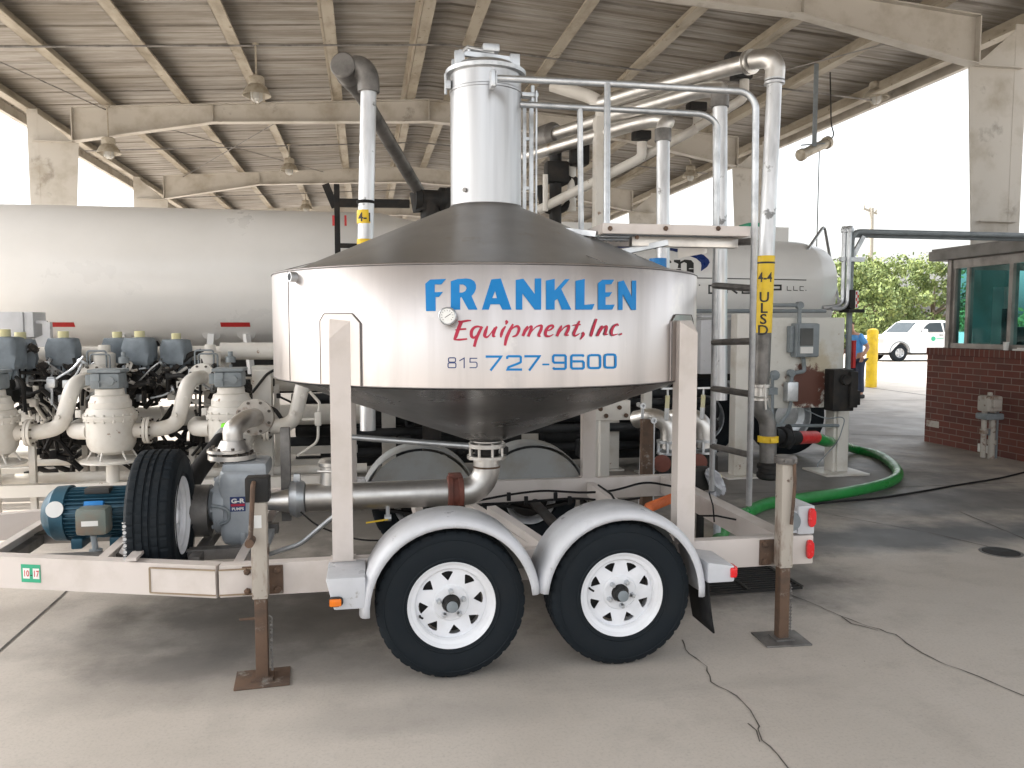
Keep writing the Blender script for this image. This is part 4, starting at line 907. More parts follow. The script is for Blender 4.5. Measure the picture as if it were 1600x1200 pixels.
m = M(); m.box((CX - CR - .035, CY - .05, 3.07), (CX - CR - .0, CY - .01, 3.12), .006); m.cyl(V(CX - CR - .03, CY - .03, 3.04), V(CX - CR - .03, CY - .03, 3.16), .008, seg=8); m.box((CX + CR - .0, CY - .05, 3.05), (CX + CR + .10, CY + .02, 3.075), .004); m.cyl(V(CX + CR + .07, CY - .02, 3.02), V(CX + CR + .07, CY - .02, 3.12), .012, seg=8); ob('hinge', m, 'galv', ch)
q = cylhit(727, 297, CR); d = (q - V(CX, CY, q.z)).normalized(); m = M(); m.cyl(q - d * .01, q + d * .012, .013); ob('plug', m, 'darkpipe', ch)
m = M(); m.tube([V(CX + cos(i * pi / 24) * (CR + .002), CY + sin(i * pi / 24) * (CR + .002), zc0 + .02) for i in range(49)], .003, 5); ob('weld_seam', m, 'weld', ch)
# ---- platform, rails, ladder
m = M(); PYa, PYb = 4.22, 4.92; pa, pb = at(942, 350, PYa), at(1172, 352, PYa); xa, xb, zp = pa.x, pb.x, (pa.z + pb.z) / 2
m.box((xa, PYa, zp - .055), (xb, PYa + .03, zp), .004); m.box((xa, PYb - .03, zp - .055), (xb, PYb, zp), .004); m.box((xa - .002, PYa + .031, zp - .055), (xa + .02, PYb - .031, zp - .001)); m.box((xb - .02, PYa + .031, zp - .055), (xb, PYb - .031, zp - .001))
ob('platform_frame', m, 'trailer', t)
m = M(); m.box((xa + .2, PYa + .10, zp - .11), (xb - .02, PYa + .16, zp - .056), .004); ob('support_angle', m, 'pipe_steel', t); m = M(); m.prism([(xb - .20, zp - .057), (xb - .01, zp - .057), (xb - .01, zp - .10), (xb - .20, zp - .135)], lambda u, v, h: V(u, PYb - .15 + h, v), .012); ob('gusset_plate', m, 'trailer', t) if 0 else ob('gusset_plate', m, 'pipe_steel', t)
m = M()
for i in range(26): x = xa + .03 + (xb - xa - .06) * i / 25; m.box((x - .003, PYa + .032, zp - .03), (x + .003, PYb - .032, zp - .004))
for y in (PYa + .2, PYa + .35, PYa + .5): m.box((xa + .03, y, zp - .0305), (xb - .03, y + .006, zp - .036))
ob('platform_grating', m, 'galv', t)
for bp, bq in ((V(xa, PYa + .1, zp - .05), V(CX + .25, PYa + .35, ZT + .28)), (V(xa, PYb - .1, zp - .05), V(CX + .25, PYb - .15, ZT + .28)), (V(xb - .45, PYa + .08, zp - .09), V(xa + .02, PYa + .25, ZT + .10))):
    m = M(); m.bar(bp, bq, .05, .03); ob('platform_brace', m, 'galv', t)
m = M()
for px, py in ((953, 357), (1040, 357), (1122, 357)): q = at(px, py, PYa); m.lathe([(.014, 0), (.014, .008), (.008, .014), (0, .014)], q, V(0, -1, 0), 6)
q = at(995, 371, PYa + .04); m.lathe([(.012, 0), (.012, .008), (0, .01)], q, V(0, -1, 0), 6); ob('bolt', m, 'rust', t)
R1 = .019
zr1 = at(1160, 140, 4.28).z; zr0 = at(772, 122, 4.56).z
lad_a = gz(1170, 789, .535); lad_b = gz(1112, 766, .535); RYa = lambda y: 4.20 + (lad_a.y - 4.20) * (y - 352) / 437; RYb = lambda y: 4.80 + (lad_b.y - 4.80) * (y - 352) / 414
m = M(); m.tube([at(772, 122, 4.545), at(960, 131, 4.40), at(1165, 143, 4.22), at(1181, 160, 4.20), at(1179, 352, 4.20), at(1175, 560, RYa(560)), lad_a], R1, 14, .10); ob('hand_rail', m, 'galv', t)
m = M(); m.tube([at(812, 163, 4.80), at(1100, 178, 4.80), at(1121, 192, 4.80), at(1119, 352, 4.80), at(1115, 600, RYb(600)), lad_b], R1, 14, .10); ob('hand_rail', m, 'galv', t)
m = M(); m.tube([at(949, 131, 4.40), at(948, 352, 4.24)], R1 * .95, 12); ob('rail_post', m, 'galv', t); m = M(); m.tube([at(906, 170, 4.80), at(908, 360, 4.88)], R1 * .9, 12); ob('rail_post', m, 'galv', t)
m = M(); q = at(770, 122, 4.53); m.box(tuple(q - V(.012, .03, .05)), tuple(q + V(.012, .05, .04)), .004); m.box(tuple(q - V(-.014, .035, .045)), tuple(q + V(.02, .05, .035)), .003); ob('rail_bracket', m, 'galv', t)
for ya_, yb_ in ((446, 451), (535, 533), (607, 616), (697, 711), (380, 377)):
    m = M(); m.tube([at(1117 - (ya_ - 380) / 80, ya_, RYb(ya_)), at(1179 - (yb_ - 380) / 50, yb_, RYa(yb_))], .021, 10); ob('ladder_rung', m, 'darkpipe', t)
m = M(); x_, y_ = at(830, 230, 4.95).x, 4.95
m.box((x_ - .012, y_ - .012, ZT + .28), (x_ + .012, y_ + .012, 3.06)); xq = at(817, 230, 5.05).x; 
for z in (2.52, 2.82): m.box((xq - .01, y_ - .01, z), (x_ - .013, y_ + .01, z + .018))
m.box((xq - .02, y_ - .012, ZT + .3), (xq, y_ + .012, 3.03)); ob('tower_step', m, 'galv', t)
m = M(); x_ = at(838, 230, 4.8).x; m.tube([V(x_, 4.8, ZT + .3), V(x_, 4.8, 3.08)], .006, 6); ob('sight_tube', m, 'galv', t)
# ---- jacks
def jack(cx, zt, crank):
    j = M(); y = 3.845; h = .036
    j.box((cx - h, y - h, .40), (cx + h, y + h, zt), .006); o = ob('jack', j, 'jack', t, org=V(cx, y, 0))
    j = M(); j.box((cx - .028, y - .028, .012), (cx + .028, y + .028, .398), .004); ob('jack_leg', j, 'rust', o)
    j = M(); j.box((cx - .125, y - .10, .0), (cx + .125, y + .10, .010), .003, rot=Matrix.Rotation(radians(4 if crank else -3), 3, 'Z')); j.box((cx - .05, y - .05, .0105), (cx + .05, y + .05, .02)); ob('jack_foot', j, 'darkpipe' if not crank else 'rust', o)
    j = M(); j.box((cx - .11, Y0 - .046, zc - .075), (cx + .11, Y0 - .0005, zc + .075), .004); j.bm.clear()
    j.box((cx - .095, Y0 - .012, zc - .07), (cx + .095, Y0 - .001, zc + .07), .004)
    for s in (-1, 1):
        for z in (-1, 1): j.lathe([(.017, 0), (.017, .012), (.009, .02), (0, .02)], V(cx + s * .07, Y0 - .012, zc + z * .048), V(0, -1, 0), 6)
    ob('jack_bracket', j, 'rust', o)
    j = M()
    for k in range(14): z = .05 + k * .018; j.lathe([(.007, -.0), (.007, .004)], V(cx + .045, y - .01, z), V(0, 0 if k % 2 else 1, 1 if k % 2 else 0), 8)
    j.tube([V(cx + .034, y, .31), V(cx + .047, y, .30), V(cx + .046, y - .01, .05)], .003, 5); ob('chain', j, 'darkpipe', o)
    return o
o = jack(-.50, .86, 1); j = M(); j.box((-.50 - .055, 3.80, .862), (-.50 + .05, 3.90, .975), .006); ob('gear_head', j, 'blackm', o)
j = M(); j.tube([V(-.515, 3.80, .955), V(-.515, 3.775, .95), V(-.53, 3.77, .70), V(-.53, 3.74, .69)], .011, 8, .02); j.cyl(V(-.53, 3.80, .69), V(-.53, 3.72, .69), .02); ob('crank_handle', j, 'rust', o)
j = M(); j.box((-.518, 3.806, .74), (-.485, 3.8085, .80)); ob('label', j, 'paper', o, smooth=False)
j = M(); j.tube([V(-.60, 3.84, .30), V(-.47, 3.84, .30)], .007, 8); ob('lock_pin', j, 'rust', o)
o = jack(2.17, .955, 0); j = M(); j.lathe([(.055, .955), (.058, .96), (.058, .985), (.05, .995), (0, .995)], V(2.17, 3.845, 0), seg=24)
for a_ in (-.5, .3): j.cyl(V(2.17 + a_ * .07, 3.795, .975), V(2.17 + a_ * .07, 3.78, .975), .008)
ob('jack_cap', j, 'darkpipe', o)
j = M(); j.tube([V(2.17 + .025, 3.80, .96), V(2.17 + .025, 3.79, .86), V(2.185, 3.79, .70), V(2.18, 3.79, .64)], .009, 8); ob('crank_handle', j, 'rust', o)
# ---- rear lamps
m = M(); m.box((2.30, Y0 + .0, .542), (2.40, Y0 + .25, .70), .01); m.box((2.24, Y0 + .01, .55), (2.31, Y0 + .02, .67)); ob('lamp_box', m, 'fender', t)
m = M(); m.lathe([(.055, 0), (.05, .012), (0, .014)], V(2.265, Y0 + .008, .615), V(0, -1, 0), 24); ob('round_lamp', m, 'grey', t)
def oval(cx, z, y, w, h, name, mt, par=t):
    m = M(); q = []
    for i in range(28):
        a_ = 2 * pi * i / 28; c, s = cos(a_), sin(a_); q.append((cx + math.copysign(abs(c) ** .6, c) * w, z + math.copysign(abs(s) ** .75, s) * h))
    m.prism(q, lambda u, v, h_: V(u, y - .003 - h_, v), .016); bmesh.ops.bevel(m.bm, geom=[e for e in m.bm.edges if all(v.co.y < y - .015 for v in e.verts)], offset=.006, segments=2, affect='EDGES'); return ob(name, m, mt, par)
oval(2.375, .637, Y0 - .002, .021, .052, 'side_reflector', 'redlens'); oval(2.368, .462, Y0 - .002, .021, .052, 'side_reflector', 'redlens')
# ---- wheels and fenders
def wheel(cx, yc, zc_, axv, parent, spare=False, nm='wheel'):
    """axv = unit vector pointing to the outer face"""
    c = V(cx, yc, zc_); W = .112; seg = 180
    prof = [(.195, -.085), (.205, -.105), (.26, -.117), (.31, -.115), (.338, -.105), (.352, -.094), (.356, -.085), (.357, -.062), (.349, -.060), (.349, -.052), (.358, -.050), (.359, -.022), (.350, -.020), (.350, -.010), (.359, -.008),
            (.359, .008), (.350, .010), (.350, .020), (.359, .022), (.358, .050), (.349, .052), (.349, .060), (.357, .062), (.356, .085), (.352, .094), (.338, .105), (.31, .115), (.26, .117), (.205, .105), (.195, .085)]
    def tread(k, i):
        r, h = prof[k]
        if r < .351: return 0
        if abs(h) > .06: return -.006 if i % 5 == 0 else 0
        return -.0045 if (i + (2 if h > 0 else 0)) % 4 == 0 else 0
    m = M(); m.lathe(prof, V(0, 0, 0) + c, axv, seg, fn=tread, cap=False); m2 = m
    m.lathe([(.315, .1155), (.318, .1178), (.322, .1155)], c, axv, 60, cap=False); m.lathe([(.222, .113), (.226, .1165), (.232, .113)], c, axv, 60, cap=False)
    rim = M(); rim.lathe([(.19, -.08), (.20, -.085), (.185, -.07), (.172, -.03), (.166, .03), (.170, .045)], c, axv, 64, cap=False)
    rim.lathe([(.178, .045), (.171, .05), (.168, .075), (.176, .088), (.192, .094), (.199, .102), (.208, .108), (.212, .104), (.203, .09), (.2, .08)], c, axv, 64, cap=False)
    A_ = Vector(axv).normalized(); u = V(0, 0, 1).cross(A_).normalized(); v_ = A_.cross(u)
    def disc(rad, ang): return (rad * cos(ang), rad * sin(ang))
    outer = [disc(.171, 2 * pi * i / 64) for i in range(64)]; holes = []
    for k in range(8):
        a0 = 2 * pi * k / 8 + .12; holes.append([disc(.152, a0 - .17), disc(.155, a0 - .06), disc(.155, a0 + .06), disc(.152, a0 + .17), disc(.147, a0 + .19), disc(.112, a0 + .03), disc(.108, a0), disc(.112, a0 - .03), disc(.147, a0 - .19)])
    holes.append([disc(.042, -2 * pi * i / 24) for i in range(24)])
    loops = [[V(x, y, 0) for x, y in l] for l in [outer] + holes]; flat = [p for l in loops for p in l]
    def off(r): return .062
    rim.lathe([(.088, .062), (.080, .072), (.045, .074), (.042, .062)], c, axv, 40, cap=False)
    for dz in (0, -.006):
        vs = [rim.bm.verts.new(c + u * p.x + v_ * p.y + A_ * (off(p.length) + dz)) for p in flat]
        for tri in tessellate_polygon(loops): rim.face([vs[i] for i in tri])
    wobj = ob(nm, rim, 'rim', parent, org=c, sharp=28)
    ob('tyre', m, 'tyre', wobj, sharp=22)
    if spare: return wobj
    h = M(); h.lathe([(.0, .03), (.041, .03), (.041, .082), (.036, .10), (.03, .105), (.03, .118), (.026, .122), (0, .122)], c, A_, 28); h.mi = 1
    h.lathe([(.027, .12), (.027, .128), (.020, .132), (0, .132)], c, A_, 20); ob('hub_cap', h, ['blackm', 'grey'], wobj)
    h = M(); h.lathe([(.15, -.02), (.15, .028), (.12, .03), (0, .03)], c, A_, 36); ob('brake_drum', h, 'blackm', wobj)
    for k in range(5):
        h = M(); a0 = 2 * pi * k / 5 + .35; p = c + (u * cos(a0) + v_ * sin(a0)) * .062 + A_ * .074; h.lathe([(.013, 0), (.013, .018), (.009, .030), (0, .031)], p, A_, 6); ob('lug_nut', h, 'galv', wobj)
    h = M(); p = c + (u * cos(3.5) + v_ * sin(3.5)) * .158 + A_ * .07; h.tube([p - A_ * .02, p + A_ * .01, p + A_ * .035 - (u * cos(3.5) + v_ * sin(3.5)) * .01], .005, 8); ob('valve_stem', h, 'black', wobj)
    return wobj
WY = 3.785; WZ = .359
w1 = wheel(.386, WY, WZ, V(0, -1, 0), t)
base = ORG[t]
def wcopy(src, loc, rot, tilt): c = dup(src, Vector(loc) - base); c.parent = t; c.rotation_mode = 'ZYX'; c.rotation_euler = (0, tilt, rot); return c
wcopy(w1, (1.224, WY, WZ), 0, .55); wcopy(w1, (.386, Y1 + .175, WZ), pi, .2); wcopy(w1, (1.224, Y1 + .175, WZ), pi, 1.0)
m = M()
for x in (.386, 1.224): m.cyl(V(x, WY + .08, WZ), V(x, Y1 + .10, WZ), .036); m.box((x - .03, Y0 + .01, WZ - .02), (x + .03, Y0 + .06, zc - .08)); m.box((x - .03, Y1 - .06, WZ - .02), (x + .03, Y1 - .01, zc - .08))
for y in (Y0 + .035, Y1 - .035):
    for x in (.386, 1.224): m.bar(V(x - .30, y, .36), V(x, y, .30), .045, .02); m.bar(V(x, y, .30), V(x + .30, y, .36), .045, .02)
ob('axle', m, 'blackm', t)
def fender(xc, side):
    m = M(); s = side; yo = (3.635, Y0 - .002) if s < 0 else (Y1 + .32, Y1 + .002); d = 1 if s < 0 else -1
    prof = [(.382, yo[0] + d * .004), (.402, yo[0]), (.416, yo[0] + d * .010), (.426, yo[0] + d * .028), (.431, yo[0] + d * .06), (.431, yo[0] + d * .11), (.424, yo[0] + d * .16), (.424, yo[1])]
    a0, a1 = (183, 6) if xc < .8 else (174, -3); rows = []
    n = 26
    for i in range(n + 1):
        a = radians(a0 + (a1 - a0) * i / n); k = 1 + .03 * max(0, sin(a)) ** 3
        rows.append([m.bm.verts.new(V(xc + cos(a) * r * k, y, WZ + sin(a) * r)) for r, y in prof])
    for r0, r1 in zip(rows, rows[1:]):
        for i in range(len(prof) - 1): m.face([r0[i], r0[i + 1], r1[i + 1], r1[i]])
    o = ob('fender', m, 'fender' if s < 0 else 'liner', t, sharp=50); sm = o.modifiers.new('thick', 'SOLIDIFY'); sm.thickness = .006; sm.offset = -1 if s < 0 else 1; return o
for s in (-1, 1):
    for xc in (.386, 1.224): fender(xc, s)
    ya, yb = (3.637, Y0 - .003) if s < 0 else (Y1 + .003, Y1 + .318)
    m = M(); m.box((-.190, ya, .385), (-.012, yb, .535), .014)
    for v in m.bm.verts:
        if v.co.x < -.12 and v.co.z < .45: v.co.x += .03
    ob('fender_step', m, 'fender', t)
    m = M(); m.box((1.655, ya + .01 * (s < 0), .40), (1.80, yb - .01 * (s > 0), .505), .014)
    for v in m.bm.verts:
        if v.co.x > 1.75: v.co.z -= .02 * (v.co.z > .45)
    ob('fender_tail', m, 'fender', t)
    oval(-.148, .43, (ya - .0) if s < 0 else 5.945, .034, .022, 'amber_marker_rim', 'ink') if s < 0 else None
if 1:
    m = M(); m.box((-.174, 3.606, .414), (-.122, 3.6215, .446), .004); ob('amber_marker', m, 'orange', t)
    m = M(); m.box((1.80, 3.66, .42), (1.822, 3.73, .475), .01); m.box((1.774, 3.635, .425), (1.805, 3.66, .475), .008); ob('red_marker', m, 'redlens', t)
for s, yy in ((-1, Y0 - .006), (1, Y1 + .006)):      # inner closing plates of the fenders
    for xc in (.386, 1.224):
        m = M(); pl = [(xc + .405 * cos(a_), WZ + .405 * sin(a_)) for a_ in [radians(12 + i * 156 / 24) for i in range(25)]]
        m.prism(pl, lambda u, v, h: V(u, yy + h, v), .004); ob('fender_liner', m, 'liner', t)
for s, yy in ((-1, 3.66), (1, Y1 + .05)):
    m = M(); vs = []
    for i in range(7):
        z = .44 - i * .05; x = 1.605 + .003 * i + .0006 * i * i; vs.append(m.mapped([V(x + .06, yy, z + .0), V(x + .055, yy + .25, z + .0)]))
    for a_, b_ in zip(vs, vs[1:]): m.face([a_[0], a_[1], b_[1], b_[0]])
    o = ob('mud_flap', m, 'black', t); sm = o.modifiers.new('thick', 'SOLIDIFY'); sm.thickness = .008
# ---- outlet valve and discharge pipe
o_ = V(CX, CY, 0)
m = M(); m.lathe([(.085, .975), (.085, .960)], o_, seg=32); m.lathe([(.110, .955), (.116, .952), (.116, .928), (.110, .925)], o_, seg=36); m.lathe([(.122, .878), (.122, .858)], o_, seg=36)
for k in range(8): a_ = k * pi / 4 + .2; m.cyl(V(CX + cos(a_) * .105, CY + sin(a_) * .105, .852), V(CX + cos(a_) * .105, CY + sin(a_) * .105, .958), .009, seg=8)
ob('outlet_flange', m, 'pipe_steel', t)
m = M(); m.lathe([(.088, .935), (.075, .93), (.075, .885), (.088, .879)], o_, seg=28); m.box((CX + .09, CY - .05, .885), (CX + .13, CY + .0, .93), .005); ob('butterfly_valve', m, 'blackm', t)
a_, b_ = at(562, 684, 4.6), at(732, 697, 4.66); m = M(); m.tube([a_, b_], lambda q: .017 + .002 * q, 12); m.cyl(a_ - (b_ - a_).normalized() * .10, a_ + (b_ - a_).normalized() * .02, .016); ob('valve_lever', m, 'galv', t)
pz = .650; pr = .083
m = M()
arc = [V(CX - (.14 - .14 * sin(i * pi / 24)) * 0 - .15 + .15 * cos(i * pi / 24) , CY, pz + .15 - .15 * sin(i * pi / 24) * 1) for i in range(13)]
m.tube([V(CX, CY, .858), V(CX, CY, pz + .155)] + arc[0:] , pr, 28); ob('outlet_elbow', m, 'pipe_steel', t)
m = M(); m.tube([V(CX + .02, CY, pz - .02), V(CX, CY, pz - .03)], .01, 6); m.bm.clear(); m.lathe([(.084, 0), (.0845, .012)], V(CX, CY, .80), seg=32); ob('heat_tint_ring', m, 'rust', t)
xg = .553; m = M(); m.lathe([(pr + .002, -.05), (pr + .022, -.045), (pr + .022, -.02), (pr + .012, -.015), (pr + .012, .015), (pr + .022, .02), (pr + .022, .045), (pr + .002, .05)], V(xg - .02, CY, pz), V(1, 0, 0), 36, cap=False); m.box((xg - .06, CY - .03, pz + .085), (xg + .02, CY + .03, pz + .12), .008); ob('grooved_coupling', m, 'oxide', t)
m = M(); m.tube([V(xg - .045, CY, pz), V(-.36, CY, pz)], pr, 32); ob('discharge_pipe', m, 'pipe_steel', t)
m = M(); m.lathe([(pr + .004, -.045), (pr + .016, -.04), (pr + .028, -.015), (pr + .034, 0), (pr + .028, .015), (pr + .016, .04), (pr + .004, .045)], V(-.41, CY, pz), V(1, 0, 0), 36, cap=False); m.box((-.43, CY - .03, pz + .1), (-.39, CY + .02, pz + .15), .006); ob('pipe_clamp', m, 'galv', t)
m = M(); m.lathe([(.050, 0), (.052, .05), (.076, .16), (pr, .20)], V(-.60, CY, pz - .012), V(1, 0, 0), 32, cap=False); ob('reducer', m, 'pipe_steel', t)
m = M(); q = V(-.23, CY + .02, pz + .06); m.tube([q, q + V(.01, 0, .13)], .055, 20); m.lathe([(.058, 0), (.07, .01), (.07, .03), (.05, .05), (0, .055)], q + V(.01, 0, .12), seg=24); m.cyl(q + V(-.06, -.03, .10), q + V(.03, -.06, .10), .01); ob('inlet_stub', m, 'pipe_steel', t)
m = M(); q = V(.12, CY - .05, pz - .08); m.cyl(q + V(0, 0, .02), q - V(0, 0, .06), .012); m.lathe([(.02, -.02), (.02, .02)], q - V(0, 0, .05), V(1, 0, 0), 10); ob('drain_valve', m, 'galv', t)
m = M(); m.bar(q + V(0, -.02, -.055), q + V(-.13, -.02, -.07), .02, .006); ob('drain_handle', m, 'yellow', t)
# black post near front leg + diagonal conduit
m = M(); q = at(446, 700, 4.95); m.box((q.x - .028, 4.92, .50), (q.x + .028, 4.98, at(446, 668, 4.95).z), .004); ob('pipe_support', m, 'darkpipe', t)
m = M(); m.tube([at(415, 868, 4.6), at(470, 850, 4.5), at(505, 820, 4.45), at(530, 800, 4.4)], .013, 8, .05); ob('flexible_conduit', m, 'galv', t)
m = M(); p_ = [at(470, 800, 4.7), at(495, 822, 4.6), at(560, 845, 4.6), at(700, 842, 4.7)]; m.tube(p_, .005, 6, .1)
ob('wire', m, 'black', t); m = M(); m.tube([at(748, 782, 5.55), at(800, 772, 5.5), at(850, 766, 5.5), at(905, 770, 5.5), at(955, 768, 5.5), at(1010, 752, 5.5), at(1050, 760, 5.4)], .009, 6, .1); m.tube([at(748, 790, 5.55), at(820, 784, 5.5), at(900, 778, 5.5), at(960, 784, 5.5), at(1000, 778, 5.4)], .009, 6, .1)
for px, py in ((795, 776), (822, 782), (868, 776), (890, 782)): q = at(px, py, 5.49); m.box(tuple(q - V(.014, .01, .03)), tuple(q + V(.014, .01, .03)), .004)
ob('wire', m, 'black', t); m = M(); m.tube([at(935, 758, 5.3), at(955, 772, 5.0), at(966, 790, 4.6)], .007, 6, .05); ob('wire', m, 'black', t); m = M(); m.tube([at(1108, 770, 4.7), at(1114, 790, 4.6), at(1116, 815, 4.4)], .005, 6)
ob('wire', m, 'black', t); m = M(); m.tube([at(1090, 806, 4.4), at(1120, 806, 4.3), at(1150, 812, 4.3)], .006, 6)
ob('wire', m, 'black', t)
# ---- pump
pc = V(-.715, CY, 0)
m = M(); m.box((pc.x - .12, CY - .17, .41), (pc.x + .115, CY + .17, .87), .0)
bmesh.ops.bevel(m.bm, geom=[e for e in m.bm.edges], offset=.085, segments=6, affect='EDGES', profile=.6)
for v in m.bm.verts:
    k = max(0, (v.co.z - .72) / .15); v.co.x += .02 * k * (1 if v.co.x < pc.x else -1) * -.3
m.box((pc.x - .10, CY - .15, .80), (pc.x + .15, CY + .15, .895), .03); m.box((pc.x + .0, CY - .19, .385), (pc.x + .15, CY + .19, .43), .01); m.box((pc.x + .0, CY - .18, .40), (pc.x + .03, CY + .18, .50), .008); pump = ob('pump', m, 'pump', t, sharp=40)
m = M(); m.lathe([(.05, -.26), (.075, -.24), (.09, -.19), (.11, -.16), (.165, -.15), (.17, -.12), (.17, -.09)], V(pc.x, CY, .63), V(1, 0, 0), 32)
for k in range(8): a_ = k * pi / 4; m.cyl(V(pc.x - .165, CY + cos(a_) * .15, .63 + sin(a_) * .15), V(pc.x - .14, CY + cos(a_) * .15, .63 + sin(a_) * .15), .012, seg=6)
m.lathe([(.12, 0), (.14, .02), (.14, .06)], V(pc.x - .10, CY - .12, .56), V(-.4, -1, 0), 24) if 0 else None
ob('bearing_bracket', m, 'pump', pump)
m = M(); m.tube([V(pc.x - .15, CY - .175, .66), V(pc.x - .10, CY - .18, .655), V(pc.x - .06, CY - .175, .63), V(pc.x - .06, CY - .17, .57), V(pc.x - .11, CY - .16, .55)], .010, 8, .02); ob('bypass_tube', m, 'grey', pump)
lab = V(pc.x - .01, CY - .173, .665)
m = M(); m.box((lab.x - .042, lab.y, lab.z - .042), (lab.x + .042, lab.y + .004, lab.z + .042)); pl = ob('pump_label', m, 'dblue', pump, smooth=False)
m = M(); m.box((lab.x - .038, lab.y - .0012, lab.z - .012), (lab.x + .038, lab.y - .0004, lab.z + .002)); ob('label_stripe', m, 'crim', pump, smooth=False)
text_on('label_lettering', 'G-R', lambda u, v, h: V(lab.x + u, lab.y - .002, lab.z + v + .008), 'paper', pump, .034, .0016, 1.25)
text_on('label_lettering', 'PUMPS', lambda u, v, h: V(lab.x + u, lab.y - .002, lab.z + v - .034), 'paper', pump, .022, .0008, 1.0)
fx, fz = at(363, 716, CY).x, .925
m = M(); m.flange(V(fx, CY, .915), V(0, 0, 1), .135, .026, 8); m.flange(V(fx - .02, CY, .950), V(0, 0, 1), .12, .016, 8); ob('pump_flange', m, 'pipe_steel', pump)
m = M(); e0 = V(fx + .01, CY, .95); m.tube([e0, e0 + V(-.005, 0, .12), at(372, 664, 4.90), at(384, 655, 5.0), at(398, 652, 5.2)], .057, 28, .12, 8); m.lathe([(.10, 0), (.07, .06)], e0, seg=28, cap=False); ob('suction_elbow', m, 'pipe_steel', pump)
m = M(); q = at(398, 652, 5.2); ax = (at(404, 652, 5.4) - at(390, 652, 4.95)).normalized(); m.flange(q, ax, .115, .03, 8); m.flange(q + ax * .045, ax, .115, .03, 8); ob('suction_flange', m, 'rustwhite', pump)
# ---- motor
mc = V(-1.525, CY, .615); mr = .142
m = M(); m.lathe([(mr - .02, 0), (mr - .02, .34)], mc - V(.14, 0, 0), V(1, 0, 0), 40)
for k in range(34):
    a_ = 2 * pi * k / 34; dr = V(0, cos(a_), sin(a_)); m.bar(mc + V(-.135, 0, 0) + dr * (mr - .01), mc + V(.19, 0, 0) + dr * (mr - .01), .028, .006, V(1, 0, 0).cross(dr) if 0 else V(1, 0, 0).cross(dr).normalized())
m.lathe([(mr - .01, .19), (mr + .004, .195), (mr + .004, .23), (.10, .27), (.05, .28), (.03, .38), (0, .38)], mc, V(1, 0, 0), 40)
m.box((mc.x - .1, CY - .13, mc.z - .18), (mc.x - .04, CY + .13, mc.z - .12), .01); m.box((mc.x + .1, CY - .13, mc.z - .18), (mc.x + .16, CY + .13, mc.z - .12), .01); mot = ob('motor', m, 'motor', t, sharp=35)
m = M(); m.lathe([(.0, -.265), (.09, -.262), (mr - .015, -.235), (mr + .012, -.20), (mr + .016, -.13), (mr + .004, -.128)], mc, V(1, 0, 0), 48); ob('fan_cover', m, 'motor', mot)
m = M(); jb = at(143, 815, CY - .22); m.box((jb.x - .080, CY - .25, jb.z - .075), (jb.x + .085, CY - .12, jb.z + .075), .028); ob('junction_box', m, 'box_green', mot)
m = M(); m.box((jb.x - .042, CY - .2535, jb.z - .018), (jb.x + .042, CY - .2502, jb.z + .010)); ob('white_plate', m, 'paper', mot, smooth=False)
m = M(); m.box((mc.x - .02, CY - mr - .004, mc.z + .055), (mc.x + .08, CY - mr + .035, mc.z + .085), .002, rot=Matrix.Rotation(radians(-25), 3, 'X')); ob('blue_label', m, 'bluelabel', mot)
m = M(); m.box((mc.x - .03, CY - .10, mc.z + mr - .02), (mc.x + .10, CY - .02, mc.z + mr + .012), .006); ob('name_plate', m, 'ink', mot)
m = M(); d = V(-.25, -1, .30).normalized(); m.lathe([(.045, 0), (.045, .004)], mc + V(-.165, -mr - .012, .055), V(0, -1, .32), 24); ob('round_sticker', m, 'paper', mot)
m = M(); m.cyl(V(jb.x, CY - .2, jb.z - .08), V(jb.x + .01, CY - .2, .44), .016); m.lathe([(.03, 0), (.035, .04)], V(jb.x + .01, CY - .2, .41)); ob('conduit', m, 'grey', mot)
m = M(); m.box((-2.0, CY - .30, .385), (-.55, CY - .22, .445), .004); m.box((-2.0, CY + .22, .385), (-.55, CY + .30, .445), .004)
for x in (-1.95, -1.3, -.95): m.box((x, CY - .42, .3855), (x + .06, CY + .42, .44), .004)
m.lathe([(.15, 0), (.15, .22)], V(-1.12, CY, .60), V(1, 0, 0), 28)
ob('machine_skid', m, 'darkpipe', t)
# ---- spare wheel
sp = wheel(-1.09, 4.52, .655, V(1, 0.02, 0).normalized(), t, spare=True, nm='spare_wheel')
m = M(); m.box((-1.20, 4.30, .54), (-1.16, 4.45, .70), .004); m.bar(V(-1.24, 4.36, .50), V(-1.14, 4.36, .67), .05, .05); m.box((-1.15, 4.05, .545), (-1.1, 4.6, .56)); ob('spare_bracket', m, 'trailer', t)
m = M()
for k in range(12): m.lathe([(.009, 0), (.009, .004)], V(-1.165, 4.10 + .004 * (k % 2), .72 - k * .016), V(0, k % 2, 1 - k % 2), 8)
ob('spare_chain', m, 'galv', t)
# under-trailer diagonals seen through the frame
m = M(); m.bar(V(.78, 5.0, .50), V(1.05, 4.05, .42), .06, .05); m.bar(V(.70, 5.5, .42), V(.95, 4.4, .40), .06, .05); ob('axle_brace', m, 'trailer', t)
# ============================================================ METERING SKID (left)
def line_x(y_px, px_ref, Y): return at(px_ref, y_px, Y).z
